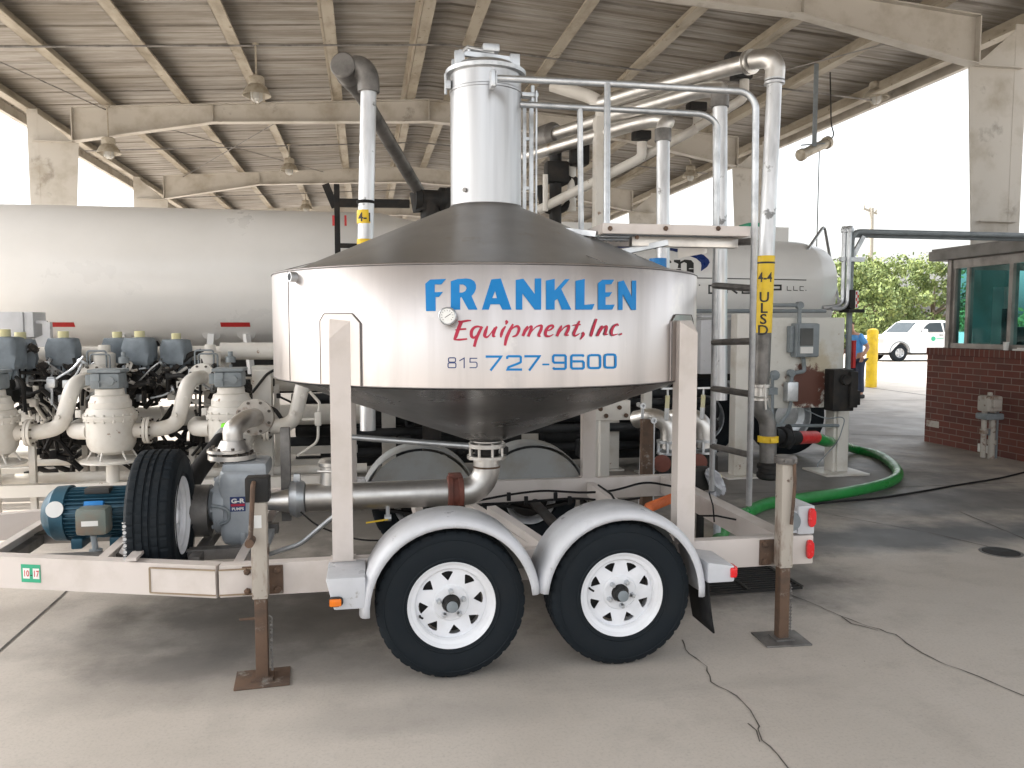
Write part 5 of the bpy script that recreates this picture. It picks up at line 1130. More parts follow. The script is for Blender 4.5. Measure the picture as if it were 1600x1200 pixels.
# fuel meters
def meter(px, label, first=None):
    c = at(px, 650, 7.2); org = V(c.x, 7.2, 0)
    if first: o = dup(first, org); o['label'] = label; return o
    t = empty('fuel_meter', org, label, 'fuel meter', 'meters on the piping skid'); o_ = V(c.x, 7.2, 0)
    m = M(); m.lathe([(0, .60), (.10, .60), (.16, .63), (.187, .68), (.192, .72), (.192, .885), (.205, .888), (.205, .905)], o_, seg=48); m.lathe([(.212, .906), (.212, .930)], o_, seg=48)
    for k in range(16): a = k * pi / 8; m.cyl(V(o_.x + cos(a) * .198, 7.2 + sin(a) * .198, .875), V(o_.x + cos(a) * .198, 7.2 + sin(a) * .198, .945), .012, seg=6)
    ob('vessel', m, 'white', t)
    m = M(); m.lathe([(.198, .931), (.195, .95), (.18, .985), (.165, .99), (.165, 1.04), (.152, 1.06), (.145, 1.09), (.115, 1.10), (.11, 1.15), (0, 1.15)], o_, seg=40); m.box((o_.x - .205, 6.98, .93), (o_.x - .165, 7.01, .99), .004); ob('cover', m, 'white', t)
    m = M(); m.box((o_.x - .12, 7.08, 1.152), (o_.x + .11, 7.32, 1.285), .025); m.box((o_.x - .135, 7.07, 1.286), (o_.x + .125, 7.33, 1.315), .01); m.box((o_.x - .05, 7.065, 1.17), (o_.x - .04, 7.08, 1.28)); m.box((o_.x - .1, 7.065, 1.21), (o_.x + .09, 7.08, 1.222)); m.box((o_.x - .165, 7.12, 1.18), (o_.x - .121, 7.2, 1.27), .008); m.lathe([(.035, 0), (.035, .02)], V(o_.x + .04, 7.08, 1.22), V(0, -1, 0), 16); ob('register_head', m, 'grey', t)
    m = M(); m.lathe([(.245, .535), (.245, .55), (.235, .555)], o_, seg=48); m.lathe([(.052, .30), (.052, .535)], o_, seg=24)
    for k in range(6): a = k * pi / 3 + .3; m.bar(V(o_.x + cos(a) * .2, 7.2 + sin(a) * .17, .55), V(o_.x + cos(a) * .15, 7.2 + sin(a) * .15, .63), .012, .012)
    ob('pedestal', m, 'white', t)
    m = M(); sx = o_.x
    m.tube([V(sx + .17, 7.2, .79), V(sx + .36, 7.2, .79), V(sx + .52, 7.22, .83), V(sx + .56, 7.25, 1.0), V(sx + .60, 7.30, 1.18), V(sx + .63, 7.5, 1.21), V(sx + .66, 7.62, 1.21)], .063, 24, .12, 6)
    m.flange(V(sx + .275, 7.2, .79), V(1, 0, 0), .112, .022, 8); m.flange(V(sx + .302, 7.2, .79), V(1, 0, 0), .112, .022, 8); m.lathe([(.02, 0), (.02, .03)], V(sx + .52, 7.165, .92), V(0, -1, 0), 8); m.lathe([(.018, 0), (.018, .03)], V(sx + .60, 7.2, 1.06), V(.3, -1, 0), 8)
    m.tube([V(sx - .17, 7.2, .79), V(sx - .30, 7.25, .79), V(sx - .36, 7.5, .79), V(sx - .36, 7.9, .79)], .07, 20, .1, 5)
    ob('discharge_pipe', m, 'white', t)
    m = M(); ax = V(.15, 1, 0)
    m.flange(V(sx + .66, 7.63, 1.21), ax, .125, .03, 8); m.flange(V(sx + .67, 7.68, 1.21), ax, .125, .03, 8); m.lathe([(.10, 0), (.13, .05), (.13, .2), (.10, .25)], V(sx + .68, 7.70, 1.21), ax, 24)
    m.lathe([(.09, 0), (.09, .12), (.05, .14), (.05, .2), (0, .2)], V(sx + .70, 7.82, 1.30), V(0, 0, 1), 20); m.flange(V(sx + .71, 7.98, 1.21), ax, .125, .03, 8); ob('control_valve', m, 'white', t)
    m = M(); q = V(sx + .70, 7.78, 1.42)
    m.tube([q + V(-.12, -.05, -.1), q + V(-.12, -.05, .03), q + V(.05, -.08, .03), q + V(.05, -.08, -.12)], .009, 6, .03); m.tube([q + V(-.08, -.1, -.12), q + V(-.08, -.1, .0), q + V(.09, -.12, .0), q + V(.09, -.12, -.2)], .008, 6, .03)
    m.lathe([(.045, 0), (.045, .05), (.02, .06), (.02, .1)], q + V(.20, -.1, -.08), V(0, 0, 1), 14); m.tube([q + V(.2, -.1, -.1), q + V(.2, -.1, -.55), q + V(.15, 0, -.8)], .014, 8, .05); m.lathe([(.03, 0), (.03, .08)], q + V(.2, -.1, -.3)); ob('pilot_tubing', m, 'grey', t)
    return t
mt1 = meter(173, 'white fuel meter vessel directly above the blue motor')
meter(-14, 'white fuel meter vessel cut off by the left edge of the photo', mt1)
meter(362, 'white fuel meter vessel behind the grey pump and its elbow', mt1)
# extra S pipe on the right of the third meter is part of its copy
# canvas covered actuators
def actuator(px, py, Y, label, first=None, s=1.0):
    c = at(px, py, Y)
    if first: o = dup(first, c, rotz=random.uniform(-.3, .3)); o.scale = (s * .9, s * .9, s * .93); o['label'] = label; return o
    t = empty('valve_actuator', c, label, 'valve actuator', 'canvas covered valve actuators')
    m = M(); b = bmesh.new(); bmesh.ops.create_cube(b, size=1); bmesh.ops.subdivide_edges(b, edges=b.edges[:], cuts=5, use_grid_fill=True)
    rnd = random.Random(3)
    for v in b.verts:
        p = v.co; k = 1 - .16 * max(0, p.z - .2) * 2 - .14 * max(0, -p.z - .2) * 2; L = max(abs(p.x), abs(p.y)); n = p.normalized() * .62
        p2 = p.lerp(n, .12); v.co = c + V(p2.x * .27 * k, p2.y * .22 * k, p2.z * .27 + .0) + V(rnd.gauss(0, .004), rnd.gauss(0, .004), rnd.gauss(0, .003))
    m.merge(b); o = ob('canvas_cover', m, 'bag', t, sharp=80)
    m = M()
    for k in range(9): a = k * .7; m.tube([c + V(cos(a) * .07, sin(a) * .06, -.10), c + V(cos(a) * .075, sin(a) * .065, -.15), c + V(cos(a) * .05, sin(a) * .05, -.22)], lambda q: .022 - .008 * q, 6)
    ob('gathered_hem', m, 'bag', t)
    m = M(); m.lathe([(.048, .12), (.05, .16), (.05, .20), (.046, .203), (0, .203)], c, seg=20); m.lathe([(.0515, .165), (.0515, .175)], c, seg=20, cap=False); ob('indicator_cap', m, 'paleyel', t)
    m = M(); m.lathe([(.06, -.32), (.06, -.2), (.04, -.12)], c, seg=16); m.box(tuple(c + V(-.08, -.07, -.42)), tuple(c + V(.08, .07, -.31)), .02); m.tube([c + V(.08, 0, -.2), c + V(.15, -.03, -.25), c + V(.16, -.03, -.5)], .016, 8, .04); ob('stem', m, 'blackm', t)
    return t
ac = actuator(100, 550, 7.9, 'canvas covered actuator standing alone between two close pairs'); ac.scale = (.9, .9, .93)
for px, py, Y, l, s in ((8, 552, 7.6, 'leftmost canvas covered actuator, half outside the photo', 1.1), (33, 553, 7.9, 'canvas covered actuator second from the left, in front of the grey cabinet', 1.04), (184, 548, 8.1, 'left of the two touching canvas covered actuators above the first meter', .95),
                     (219, 549, 7.9, 'right of the two touching canvas covered actuators above the first meter', 1.0), (276, 550, 7.95, 'rightmost canvas covered actuator, above the round bolted flange', .93)):
    actuator(px, py, Y, l, ac, s)
# grey cabinet at left
m = M(); a, b = at(-30, 487, 8.6), at(37, 530, 8.6); m.box((a.x, 8.6, b.z), (b.x, 9.0, a.z), .01); p = at(50, 495, 8.6); m.box((b.x + .001, 8.62, b.z + .02), (p.x, 8.95, a.z), .006); m.bar(V(p.x + .1, 8.7, a.z - .1), V(p.x, 8.7, a.z - .1), .03, .03); m.bar(V(p.x + .1, 8.7, a.z - .1), V(p.x + .1, 8.7, 0), .07, .07); m.bar(V(p.x + .1, 8.7, b.z), V(p.x - .15, 8.7, b.z - .1), .04, .1)
tag(ob('electrical_cabinet', m, 'fender', org=V(a.x + .5, 8.8, 0)), 'pale grey cabinet on a bracket above the leftmost covered actuators', 'cabinet')
# pipe rack with headers
rk = empty('pipe_rack', V(-2.2, 8.0, 0), 'long white painted pipe rack with headers running behind the trailer', 'pipe rack')
XA, XB = -7.5, 4.2
def hp(name, y, Y, r, x0=XA, x1=XB, mt='white', px=100, fl=()):
    z = at(px, y, Y).z; m = M(); m.tube([V(x0, Y, z), V(x1, Y, z)], r, 20)
    for f in fl: q = at(f, y, Y); m.flange(V(q.x, Y, z), V(1, 0, 0), r * 1.7, .03, 8); m.flange(V(q.x + .04, Y, z), V(1, 0, 0), r * 1.7, .03, 8)
    return ob(name, m, mt, rk)
hp('header_pipe', 553, 8.2, .068, x1=1.6)
hp('header_pipe', 604, 8.3, .075, x1=-.2, fl=(20, 55, 85, 230, 245, 330))
hp('header_pipe', 655, 8.5, .105, x1=.0, fl=(70, 140))
hp('drain_pipe', 746, 7.5, .045, x1=.0)
hp('drain_pipe', 722, 8.0, .03, x1=-.9)
hp('drain_pipe', 706, 8.6, .035, x1=-1)
for y, Y, h, wd in ((766, 7.15, .10, .012), (735, 8.3, .07, .05), (714, 8.9, .08, .05)):
    m = M(); z = at(100, y, Y).z; m.box((XA, Y, z - h / 2), (-.1, Y + wd, z + h / 2)); 
    if wd < .02: m.box((XA, Y + .0125, z + h / 2 - .012), (-.1, Y + .09, z + h / 2))
    ob('rack_beam', m, 'white', rk)
for px, Y, top, w_, mt in ((50, 7.3, 690, .05, 'white'), (128, 7.8, 560, .05, 'rustwhite'), (139, 8.2, 600, .09, 'white'), (327, 8.2, 570, .10, 'white'), (300, 7.9, 700, .05, 'white'), (410, 7.5, 578, .16, 'white'), (432, 8.1, 600, .05, 'white'),
                           (606, 8.9, 560, .15, 'white'), (684, 9.3, 560, .19, 'white'), (826, 9.2, 560, .20, 'white'), (955, 8.9, 560, .16, 'white'), (1012, 8.6, 450, .10, 'white'), (255, 7.5, 720, .04, 'white'), (-20, 7.4, 600, .1, 'white')):
    q = at(px, top, Y); m = M(); m.box((q.x - w_ / 2, Y - w_ / 2, 0.02), (q.x + w_ / 2, Y + w_ / 2, q.z), .004); m.box((q.x - w_ / 2 - .05, Y - w_ / 2 - .05, 0), (q.x + w_ / 2 + .05, Y + w_ / 2 + .05, .018)); ob('rack_post', m, mt, rk)
m = M()
for px, y0_, y1_, r, Y in ((162, 556, 600, .06, 8.2), (331, 556, 600, .075, 8.2), (352, 556, 600, .055, 8.3), (60, 556, 610, .05, 8.2)):
    a, b = at(px, y0_, Y), at(px, y1_, Y); m.tube([a, b, b + V(0, .3, 0)], r, 16, .1)
a, b = at(325, 575, 8.0), at(318, 592, 7.9); m.tube([at(331, 560, 8.1), at(331, 596, 8.0), at(300, 604, 7.9)], .075, 20, .15); ob('branch_pipe', m, 'white', rk)
m = M(); z = at(400, 550, 8.1).z; m.tube([V(at(345, 550, 8.15).x, 8.15, z + .01), V(1.4, 8.15, z + .01)], .082, 20); ob('header_sleeve', m, 'white', rk)
m = M(); a, b = at(394, 572, 7.9), at(430, 590, 7.9); m.box((a.x, 7.85, b.z), (b.x, 8.1, a.z), .01); ob('junction_cover', m, 'white', rk)
# white S pipe under the tank and small valve
m = M(); p0, p1, p2, p3 = at(418, 682, 7.2), at(462, 678, 7.2), at(465, 610, 7.3), at(480, 606, 7.7)
q = at(497, 655, 7.2); m.box(tuple(q - V(.03, .03, .06)), tuple(q + V(.03, .03, .07)), .02); m.tube([q + V(-.14, 0, .0), q], .014, 8); m.tube([q + V(0, 0, .05), at(500, 630, 7.2), at(484, 612, 7.25)], .013, 8, .03); m.tube([q - V(0, 0, .05), at(497, 690, 7.2), at(465, 712, 7.3)], .012, 8, .06); ob('sample_valve', m, 'white', rk)
# dark clutter of hoses, regulators and small bore tubing between the meters
rnd = random.Random(11)
def clutter(name, x_px, y_px, n, Y, r, mt, sp=(50, 40), seed=1):
    rn = random.Random(seed); m = M()
    for i in range(n):
        a = at(rn.uniform(*x_px), rn.uniform(*y_px), Y + rn.uniform(-.3, .3)); d = V(rn.choice((rn.uniform(-.25, .25), 0, .2)), rn.uniform(-.1, .1), rn.uniform(-.22, .22))
        m.tube([a, a + d * .6 + V(0, 0, rn.uniform(-.04, .06)), a + d], r * rn.uniform(.6, 1.3), 7, .03)
        if rn.random() < .5: m.box(tuple(a - V(.03, .03, .03) * rn.uniform(.6, 1.4)), tuple(a + V(.03, .03, .04) * rn.uniform(.6, 1.4)), .01)
        if rn.random() < .35: m.flange(a + d, d.normalized() if d.length > .02 else V(0, 0, 1), .05, .02, 6)
    o = ob(name, m, mt, rk); o['kind'] = 'stuff'; return o
clutter('tubing', (0, 330), (575, 615), 90, 7.95, .020, 'blackm', seed=2)
clutter('tubing', (0, 340), (600, 650), 60, 8.25, .022, 'blackm', seed=22)
clutter('tubing', (20, 320), (690, 728), 40, 8.2, .022, 'blackm', seed=23)
clutter('tubing', (40, 320), (575, 640), 34, 8.0, .014, 'white', seed=5)
clutter('tubing', (30, 330), (580, 625), 26, 7.7, .010, 'galv', seed=8)
clutter('hose', (60, 130), (665, 715), 14, 7.8, .022, 'black', seed=9)
clutter('tubing', (380, 450), (590, 640), 16, 7.6, .014, 'blackm', seed=12)
clutter('tubing', (250, 330), (660, 720), 14, 7.9, .018, 'black', seed=14)
m = M()
for (x0_, x1_, y0_, y1_, Y) in ((60, 125, 670, 700, 8.6), (255, 300, 690, 720, 8.7), (215, 240, 660, 720, 8.7), (300, 345, 660, 700, 8.8)):
    m = M(); a, b = at(x0_, y0_, Y), at(x1_, y1_, Y); m.tube([V(a.x, Y, (a.z + b.z) / 2), V(b.x, Y, (a.z + b.z) / 2)], (a.z - b.z) / 2, 16); ob('pump_body', m, 'blackm', rk)
for hp_, hr in (([at(60, 660, 7.7), at(75, 712, 7.7), at(108, 706, 7.7), at(118, 660, 7.7), at(110, 600, 7.8)], .014), ([at(305, 640, 7.6), at(318, 690, 7.6), at(300, 712, 7.6)], .012), ([at(313, 600, 7.6), at(312, 660, 7.6)], .012)): m = M(); m.tube(hp_, hr, 8, .1); ob('hose', m, 'blackm', rk)

# dark product lines in the shade behind the tank
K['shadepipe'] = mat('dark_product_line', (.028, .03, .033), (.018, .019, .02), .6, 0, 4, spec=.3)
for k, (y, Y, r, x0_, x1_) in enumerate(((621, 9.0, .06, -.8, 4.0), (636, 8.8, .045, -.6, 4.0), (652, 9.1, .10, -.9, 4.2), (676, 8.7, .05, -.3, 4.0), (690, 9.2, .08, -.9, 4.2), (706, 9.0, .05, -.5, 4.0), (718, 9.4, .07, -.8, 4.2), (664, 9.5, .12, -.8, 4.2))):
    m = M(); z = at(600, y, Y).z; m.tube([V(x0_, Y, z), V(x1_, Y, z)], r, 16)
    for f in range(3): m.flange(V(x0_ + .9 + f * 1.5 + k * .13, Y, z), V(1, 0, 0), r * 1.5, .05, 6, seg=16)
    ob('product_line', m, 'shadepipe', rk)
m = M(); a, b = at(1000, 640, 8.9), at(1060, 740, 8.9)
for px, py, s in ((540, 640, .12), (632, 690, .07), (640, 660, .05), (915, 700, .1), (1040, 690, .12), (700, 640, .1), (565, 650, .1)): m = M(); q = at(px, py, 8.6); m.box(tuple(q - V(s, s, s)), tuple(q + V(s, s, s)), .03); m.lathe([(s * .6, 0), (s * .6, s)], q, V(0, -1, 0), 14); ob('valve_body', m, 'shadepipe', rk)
m = M(); q = at(959, 644, 6.6); m.box((q.x - .16, 6.6, q.z - .07), (q.x + .15, 6.68, q.z + .10), .004); m.mi = 1
for dx, dz in ((-.07, -.03), (.05, .04), (.11, -.03), (-.12, .03)): m.lathe([(.02, 0), (.02, .012), (0, .014)], V(q.x + dx, 6.6, q.z + dz), V(0, -1, 0), 8)
m.mi = 0; m.box((q.x - .1, 6.65, 0.02), (q.x - .02, 6.72, q.z)); tag(ob('stop_plate', m, ['white', 'rust'], org=V(q.x, 6.65, 0)), 'small white bolted plate on a post just right of the lower cone', 'plate')
# sign post with red numerals on the tanker
m = M(); a, b = at(526, 288, 9.1), at(522, 420, 9.1); m.box((a.x - .03, 9.07, .02), (a.x + .03, 9.13, a.z), .004); m.bar(V(a.x, 9.1, a.z - .2), V(at(640, 316, 9.1).x, 9.1, a.z - .19), .05, .09); z = at(545, 384, 9.1).z; m.bar(V(a.x, 9.1, z), V(a.x + .4, 9.1, z), .04, .05); m.bar(V(a.x - .12, 9.1, a.z), V(a.x - .02, 9.1, a.z - .25), .02, .08)
stand = tag(ob('arm_stand', m, 'blackm', org=V(a.x, 9.1, 0)), 'dark steel stand with side arms left of the tank tower', 'stand')
for px in (521, 540):
    q = at(px, 352, 9.05); text_on('lettering', '1', lambda u, v, h, q=q: V(q.x + u, 9.05, q.z + v), 'red', stand, .15, .006, .9)
# ============================================================ LOADING ARMS
def band(m, c0, c1, r): m.cyl(c0, c1, r)
# arm 4-1
L1 = empty('loading_arm', V(at(570, 380, 6.5).x, 6.5, 0), 'tall aluminium loading arm with yellow 4-1 tag, left of the tank tower', 'loading arm', 'loading arms')
bx = at(571, 378, 6.5); tx = at(576, 140, 6.5); d = (tx - bx).normalized()
m = M(); m.tube([bx - V(0, 0, 1.5), bx, tx], .062, 28); ob('drop_pipe', m, 'alu', L1)
m = M(); m.tube([tx - d * .02, tx + V(.0, 0, .10), tx + V(-.05, .02, .18), tx + V(-.16, .05, .17)], .085, 24, .08, 6); e = tx + V(-.17, .06, .16); m.lathe([(.09, -.10), (.10, -.09), (.10, .09), (.085, .10)], e, V(.3, 1, -.1), 28); ob('swivel_elbow', m, 'darkpipe', L1)
f0 = at(655, 300, 8.4); m = M(); m.tube([e + V(-.02, .12, -.02), at(560, 140, 6.9), f0], .062, 24, .2); ob('boom_pipe', m, 'darkpipe', L1)
m = M(); q = at(672, 312, 8.4); m.tube([f0, at(660, 330, 8.4)], .10, 20); m.lathe([(.13, -.16), (.13, -.1), (.10, -.08), (.10, .08), (.13, .1), (.13, .16)], q, V(1, .1, 0), 24); m.box(tuple(q + V(.15, -.1, -.12)), tuple(q + V(.42, .1, .12)), .03); m.tube([q, q - V(0, 0, 2.9)], .10, 20); ob('base_swivel', m, 'blackm', L1)
def vtag(name, px0, px1, y0, y1, Y, r, txts, parent, cxp, step=.01):
    """yellow wrap on a vertical pipe with upright text"""
    cx_ = (lambda y: cxp) if not callable(cxp) else cxp
    a, b = at(cx_(y0), y0, Y), at(cx_(y1), y1, Y); m = M(); m.cyl(b, a, r); o = ob('yellow_wrap', m, 'yellow', parent)
    for (s, py, size, sx) in txts:
        c = at(cx_(py), py, Y); rr_ = r + .0015
        def fn(u, v, h, c=c): th = u / rr_ + math.atan2(-c.x, c.y) * 1.0; return V(c.x + sin(th) * rr_, c.y - cos(th) * rr_, c.z + v)
        text_on('lettering', s, fn, 'ink', parent, size, .002, sx, step=.006)
vtag('w', 557, 583, 329, 350, 6.5, .0655, [('4-1', 347, .095, .95)], L1, 570.5)
m = M(); a = at(571, 316, 6.5); m.lathe([(.068, -.012), (.072, 0), (.068, .012)], a, seg=24); ob('clamp_band', m, 'black', L1); m = M(); m.cyl(at(570.5, 382, 6.5), at(570.5, 374, 6.5), .065); ob('yellow_wrap', m, 'yellow', L1)
# arm 4-4
L4 = empty('loading_arm', V(at(1197, 745, 6.4).x, 6.4, 0), 'tall loading arm with yellow 4-4 and ULSD tags, right of the trailer ladder', 'loading arm', 'loading arms')
p0, p1, p2 = at(1197, 402, 6.4), at(1188.5, 600, 6.4), at(1210, 130, 6.4)
m = M(); m.tube([p0 - V(0, 0, .02), p2], lambda q: .068 - .006 * q, 28); m.lathe([(.07, -.012), (.085, -.01), (.085, .01), (.07, .012)], p2, seg=28); m.lathe([(.07, .02), (.082, .022), (.082, .036), (.07, .04)], p2, seg=28); ob('drop_pipe', m, 'alu', L4)
m = M(); e = at(1212, 95, 6.4); m.tube([p2 + V(0, 0, .03), e + V(0, 0, -.04), e + V(-.05, .03, .03), at(1180, 93, 6.6)], .082, 24, .08, 6); c_ = at(1172, 97, 6.66); ax = (at(1100, 118, 7.2) - c_).normalized(); m.lathe([(.085, -.03), (.105, -.025), (.105, -.01), (.085, -.005), (.085, .01), (.105, .015), (.105, .03), (.085, .035)], c_, ax, 28); ob('swivel_elbow', m, 'pipe_steel', L4)
m = M(); m.tube([c_, at(1000, 142, 7.9), at(930, 164, 8.5)], .075, 24, .2); ob('boom_pipe', m, 'pipe_steel', L4)
m = M(); q = at(940, 160, 8.4); m.tube([at(862, 133, 8.7), at(925, 152, 8.5), at(941, 165, 8.4), at(940, 185, 8.4)], .07, 20, .12); m.box((q.x - .075, 8.33, .02), (q.x + .075, 8.48, at(940, 184, 8.4).z), .01); ob('riser_column', m, 'white', L4)
m = M(); m.tube([p1, p0], lambda q: .072, 28); ob('lower_sleeve', m, 'darkpipe', L4)
vtag('w', 0, 0, 400, 520, 6.4, .0745, [('4-4', 441, .115, .85), ('U', 472, .12, 1.1), ('L', 489, .12, 1.1), ('S', 506, .12, 1.1), ('D', 523, .12, 1.1)], L4, lambda y: 1197 - (y - 402) * .043)
m = M(); a = at(1196.5, 411, 6.4); m.lathe([(.0755, -.008), (.0765, 0), (.0755, .008)], a, seg=24); ob('black_band', m, 'ink', L4)
m = M(); a, b = at(1188, 600, 6.4), at(1188, 618, 6.4); m.lathe([(.078, -.03), (.09, -.025), (.09, .0), (.078, .004)], a, seg=28); m.cyl(b, a, .070); m.lathe([(.08, -.02), (.08, .0)], b - V(0, 0, .02), seg=24); m.tube([at(1195, 600, 6.3), at(1197, 640, 6.3)], .009, 6); ob('coupling', m, 'pipe_steel', L4)
m = M(); m.tube([at(1185, 625, 6.4), at(1187, 640, 6.4), at(1199, 655, 6.4), at(1200, 680, 6.4), at(1200, 722, 6.4)], .072, 24, .12, 6); ob('bottom_elbow', m, 'darkpipe', L4)
m = M(); a = at(1200, 686, 6.4); m.lathe([(.075, -.03), (.088, -.025), (.088, .025), (.075, .03)], a, seg=28); m.box(tuple(a + V(-.03, -.105, -.02)), tuple(a + V(.03, -.085, .02)), .004); ob('yellow_clamp', m, 'yellow', L4)
m = M(); a = at(1201, 722, 6.4); b = at(1202, 747, 6.4); L = a.z - b.z; m.lathe([(.075, 0), (.10, -.02), (.10, -.05), (.088, -.055), (.088, -.09), (.10, -.095), (.10, -.13), (.08, -.15), (0, -.15)], a, seg=28); ob('coupler_cap', m, 'blackm', L4)
# second and third arms behind
def arm(px, Y, y0, y1, label, pts, r, mt='alu', collar=None, low=None):
    t = empty('loading_arm', V(at(px, y1, Y).x, Y, 0), label, 'loading arm', 'loading arms'); a, b = at(px, y0, Y), at(px, y1, Y); b = V(b.x, b.y, max(.4, b.z))
    m = M(); m.tube([b, a], r, 24); ob('drop_pipe', m, mt, t)
    q = [a - V(0, 0, .03), a + V(0, 0, .05)] + [at(*p) for p in pts]
    m = M(); m.tube(q, r * 1.08, 24, .10, 6); ob('boom_pipe', m, 'pipe_steel', t)
    m = M(); m.cyl(a - V(0, 0, .10), a + V(0, 0, .02), r * 1.25); ob('collar', m, 'darkpipe', t)
    if low: m = M(); m.cyl(at(px, low, Y), b + V(0, 0, .1), r * 1.02); ob('worn_sleeve', m, 'darkpipe', t)
    return t
a2 = arm(1125, 6.9, 150, 625, 'dull aluminium loading arm between the two ladder rails', [(1125, 140, 6.9), (1100, 140, 7.1), (960, 180, 8.3), (860, 212, 9.2)], .065, 'alu')
a3 = arm(1036, 7.7, 205, 430, 'shorter loading arm with dark collar behind the platform', [(1045, 190, 7.7), (1030, 186, 7.8), (990, 194, 8.1), (820, 245, 9.3)], .066)
m = M(); m.cyl(at(1028, 404, 7.6), at(1028, 430, 7.6), .085); ob('blue_sleeve', m, 'bluelabel', a3)
m = M(); c_ = at(868, 212, 9.15); ax = (at(960, 180, 8.3) - c_).normalized(); m.lathe([(.16, -.2), (.16, -.02), (.11, .04)], c_, ax, 24); m.lathe([(.05, 0), (.14, .02), (.14, .06)], c_, ax * -1, 20); ob('base_swivel', m, 'darkpipe', a2)
m = M(); q = at(868, 270, 9.0); m.tube([q + V(0, 0, .3), q - V(0, 0, .9)], .07, 14); m.box(tuple(q - V(.12, .1, .12)), tuple(q + V(.14, .1, .12)), .03); q2 = at(905, 245, 8.9); m.box(tuple(q2 - V(.1, .1, .1)), tuple(q2 + V(.1, .1, .14)), .03); m.tube([at(842, 290, 9), at(850, 330, 9), at(880, 330, 9), at(900, 300, 9)], .04, 10, .1); m.tube([at(868, 290, 9), at(895, 276, 9), at(906, 300, 9)], .05, 12, .08); ob('valve_cluster', m, 'blackm', a3)
m = M(); m.tube([at(893, 250, 9.0), at(893, 330, 9.0)], .05, 12); ob('riser', m, 'white', a3); m = M(); m.lathe([(.03, 0), (.03, .4)], at(852, 330, 8.8), seg=12); ob('riser', m, 'white', a3)
# white conduit with black hangers
cd = empty('hanger_conduit', V(at(1000, 245, 8.0).x, 8.0, 0), 'cream painted conduit rising to the right below the loading arm booms', 'conduit')
m = M(); m.tube([at(842, 328, 8.9), at(1003, 246, 8.2), at(1003, 222, 8.2)], .052, 16, .06); m.tube([at(962, 268, 8.5), at(1090, 200, 7.9), at(1090, 180, 7.9)], .048, 14, .06); m.tube([at(1090, 198, 7.8), at(1163, 153, 7.4), at(1163, 122, 7.4)], .046, 14, .06); ob('conduit_run', m, 'white', cd)
for px, py, Y in ((1002, 212, 8.2), (1088, 168, 7.9), (1158, 117, 7.4), (1150, 92, 7.2), (1076, 128, 7.6)): m = M(); q = at(px, py, Y); m.box(tuple(q - V(.09, .07, .045)), tuple(q + V(.09, .07, .045)), .012); ob('hanger_clamp', m, 'blackm', cd)
# parked couplers low right
K['redcap'] = K['red']
def coupler(px, label, first=None):
    c = at(px, 672, 6.6)
    if first: o = dup(first, V(c.x, 6.6, 0)); o['label'] = label; return o
    t = empty('hose_coupler', V(c.x, 6.6, 0), label, 'coupler', 'parked loading couplers')
    m = M(); m.tube([c + V(-.22, .25, .07), c + V(-.12, .08, .12), c + V(0, 0, .05), c + V(0, 0, -.16)], .078, 22, .1, 6); ob('steel_elbow', m, 'pipe_steel', t)
    m = M()
    for z in (-.10, -.20): m.lathe([(.08, -.012), (.11, -.01), (.11, .01), (.08, .012)], c + V(0, 0, z), seg=24)
    for k in range(6): a = k * pi / 3; m.bar(c + V(cos(a) * .1, sin(a) * .1, -.20), c + V(cos(a) * .1, sin(a) * .1, -.10), .02, .02)
    ob('clamp_ring', m, 'galv', t)
    m = M(); m.lathe([(.09, -.21), (.12, -.24), (.12, -.36), (.09, -.40), (.09, -.48), (0, -.48)], c, seg=20); m.tube([c + V(-.10, -.08, -.3), c + V(-.2, -.12, -.42), c + V(-.16, -.12, -.5)], .02, 8, .04); m.box(tuple(c + V(-.14, -.16, -.36)), tuple(c + V(-.06, -.08, -.28)), .01); ob('valve_body', m, 'blackm', t)
    m = M(); m.tube([c + V(-.05, -.05, .10), c + V(-.045, -.05, .20)], .022, 8); m.tube([c + V(-.04, -.05, .30), c + V(-.04, -.05, .36)], .01, 6); m.bar(c + V(-.10, -.05, .37), c + V(.03, -.05, .37), .03, .015); ob('latch_handle', m, 'galv', t)
    m = M(); m.tube([c + V(-.045, -.05, .19), c + V(-.04, -.05, .31)], .02, 8); ob('yellow_grip', m, 'paleyel', t)
    m = M(); m.lathe([(.07, 0), (.075, .05), (0, .06)], c + V(-.12, -.14, -.26), V(-.3, -1, 0), 16); ob('dust_cap', m, 'oxide', t); return t
cp = coupler(1046, 'steel loading coupler with yellow grip just left of the rear tank leg')
coupler(1101, 'steel loading coupler with yellow grip just right of the rear tank leg', cp)
m = M(); q = at(1009, 740, 6.3); m.box((q.x - .045, 6.25, 0), (q.x + .045, 6.33, at(1009, 655, 6.3).z), .004); tag(ob('rusty_post', m, 'rust', org=V(q.x, 6.3, 0)), 'short rusty post behind the trailer, left of the parked couplers', 'post')
m = M()
for px, py in ((1004, 634), (1021, 657)): q = at(px, py, 6.25); m.lathe([(.02, -.1), (.02, .0), (.026, .002), (.026, .016), (.012, .016), (.012, 0)], q, V(0, -1, 0), 14)
q = at(1004, 640, 6.3); m.tube([at(1004, 634, 6.35), V(q.x, 6.35, 0)], .014, 8); m.tube([at(1021, 657, 6.35), V(at(1021, 657, 6.35).x, 6.35, 0)], .014, 8)
tag(ob('vent_nipple', m, 'galv', org=V(q.x, 6.35, 0)), 'pair of open pipe ends behind the trailer near the rusty post', 'pipe ends')
K['bagw'] = mat('grubby_plastic', (.42, .43, .46), (.2, .2, .22), .35, 0, 9)
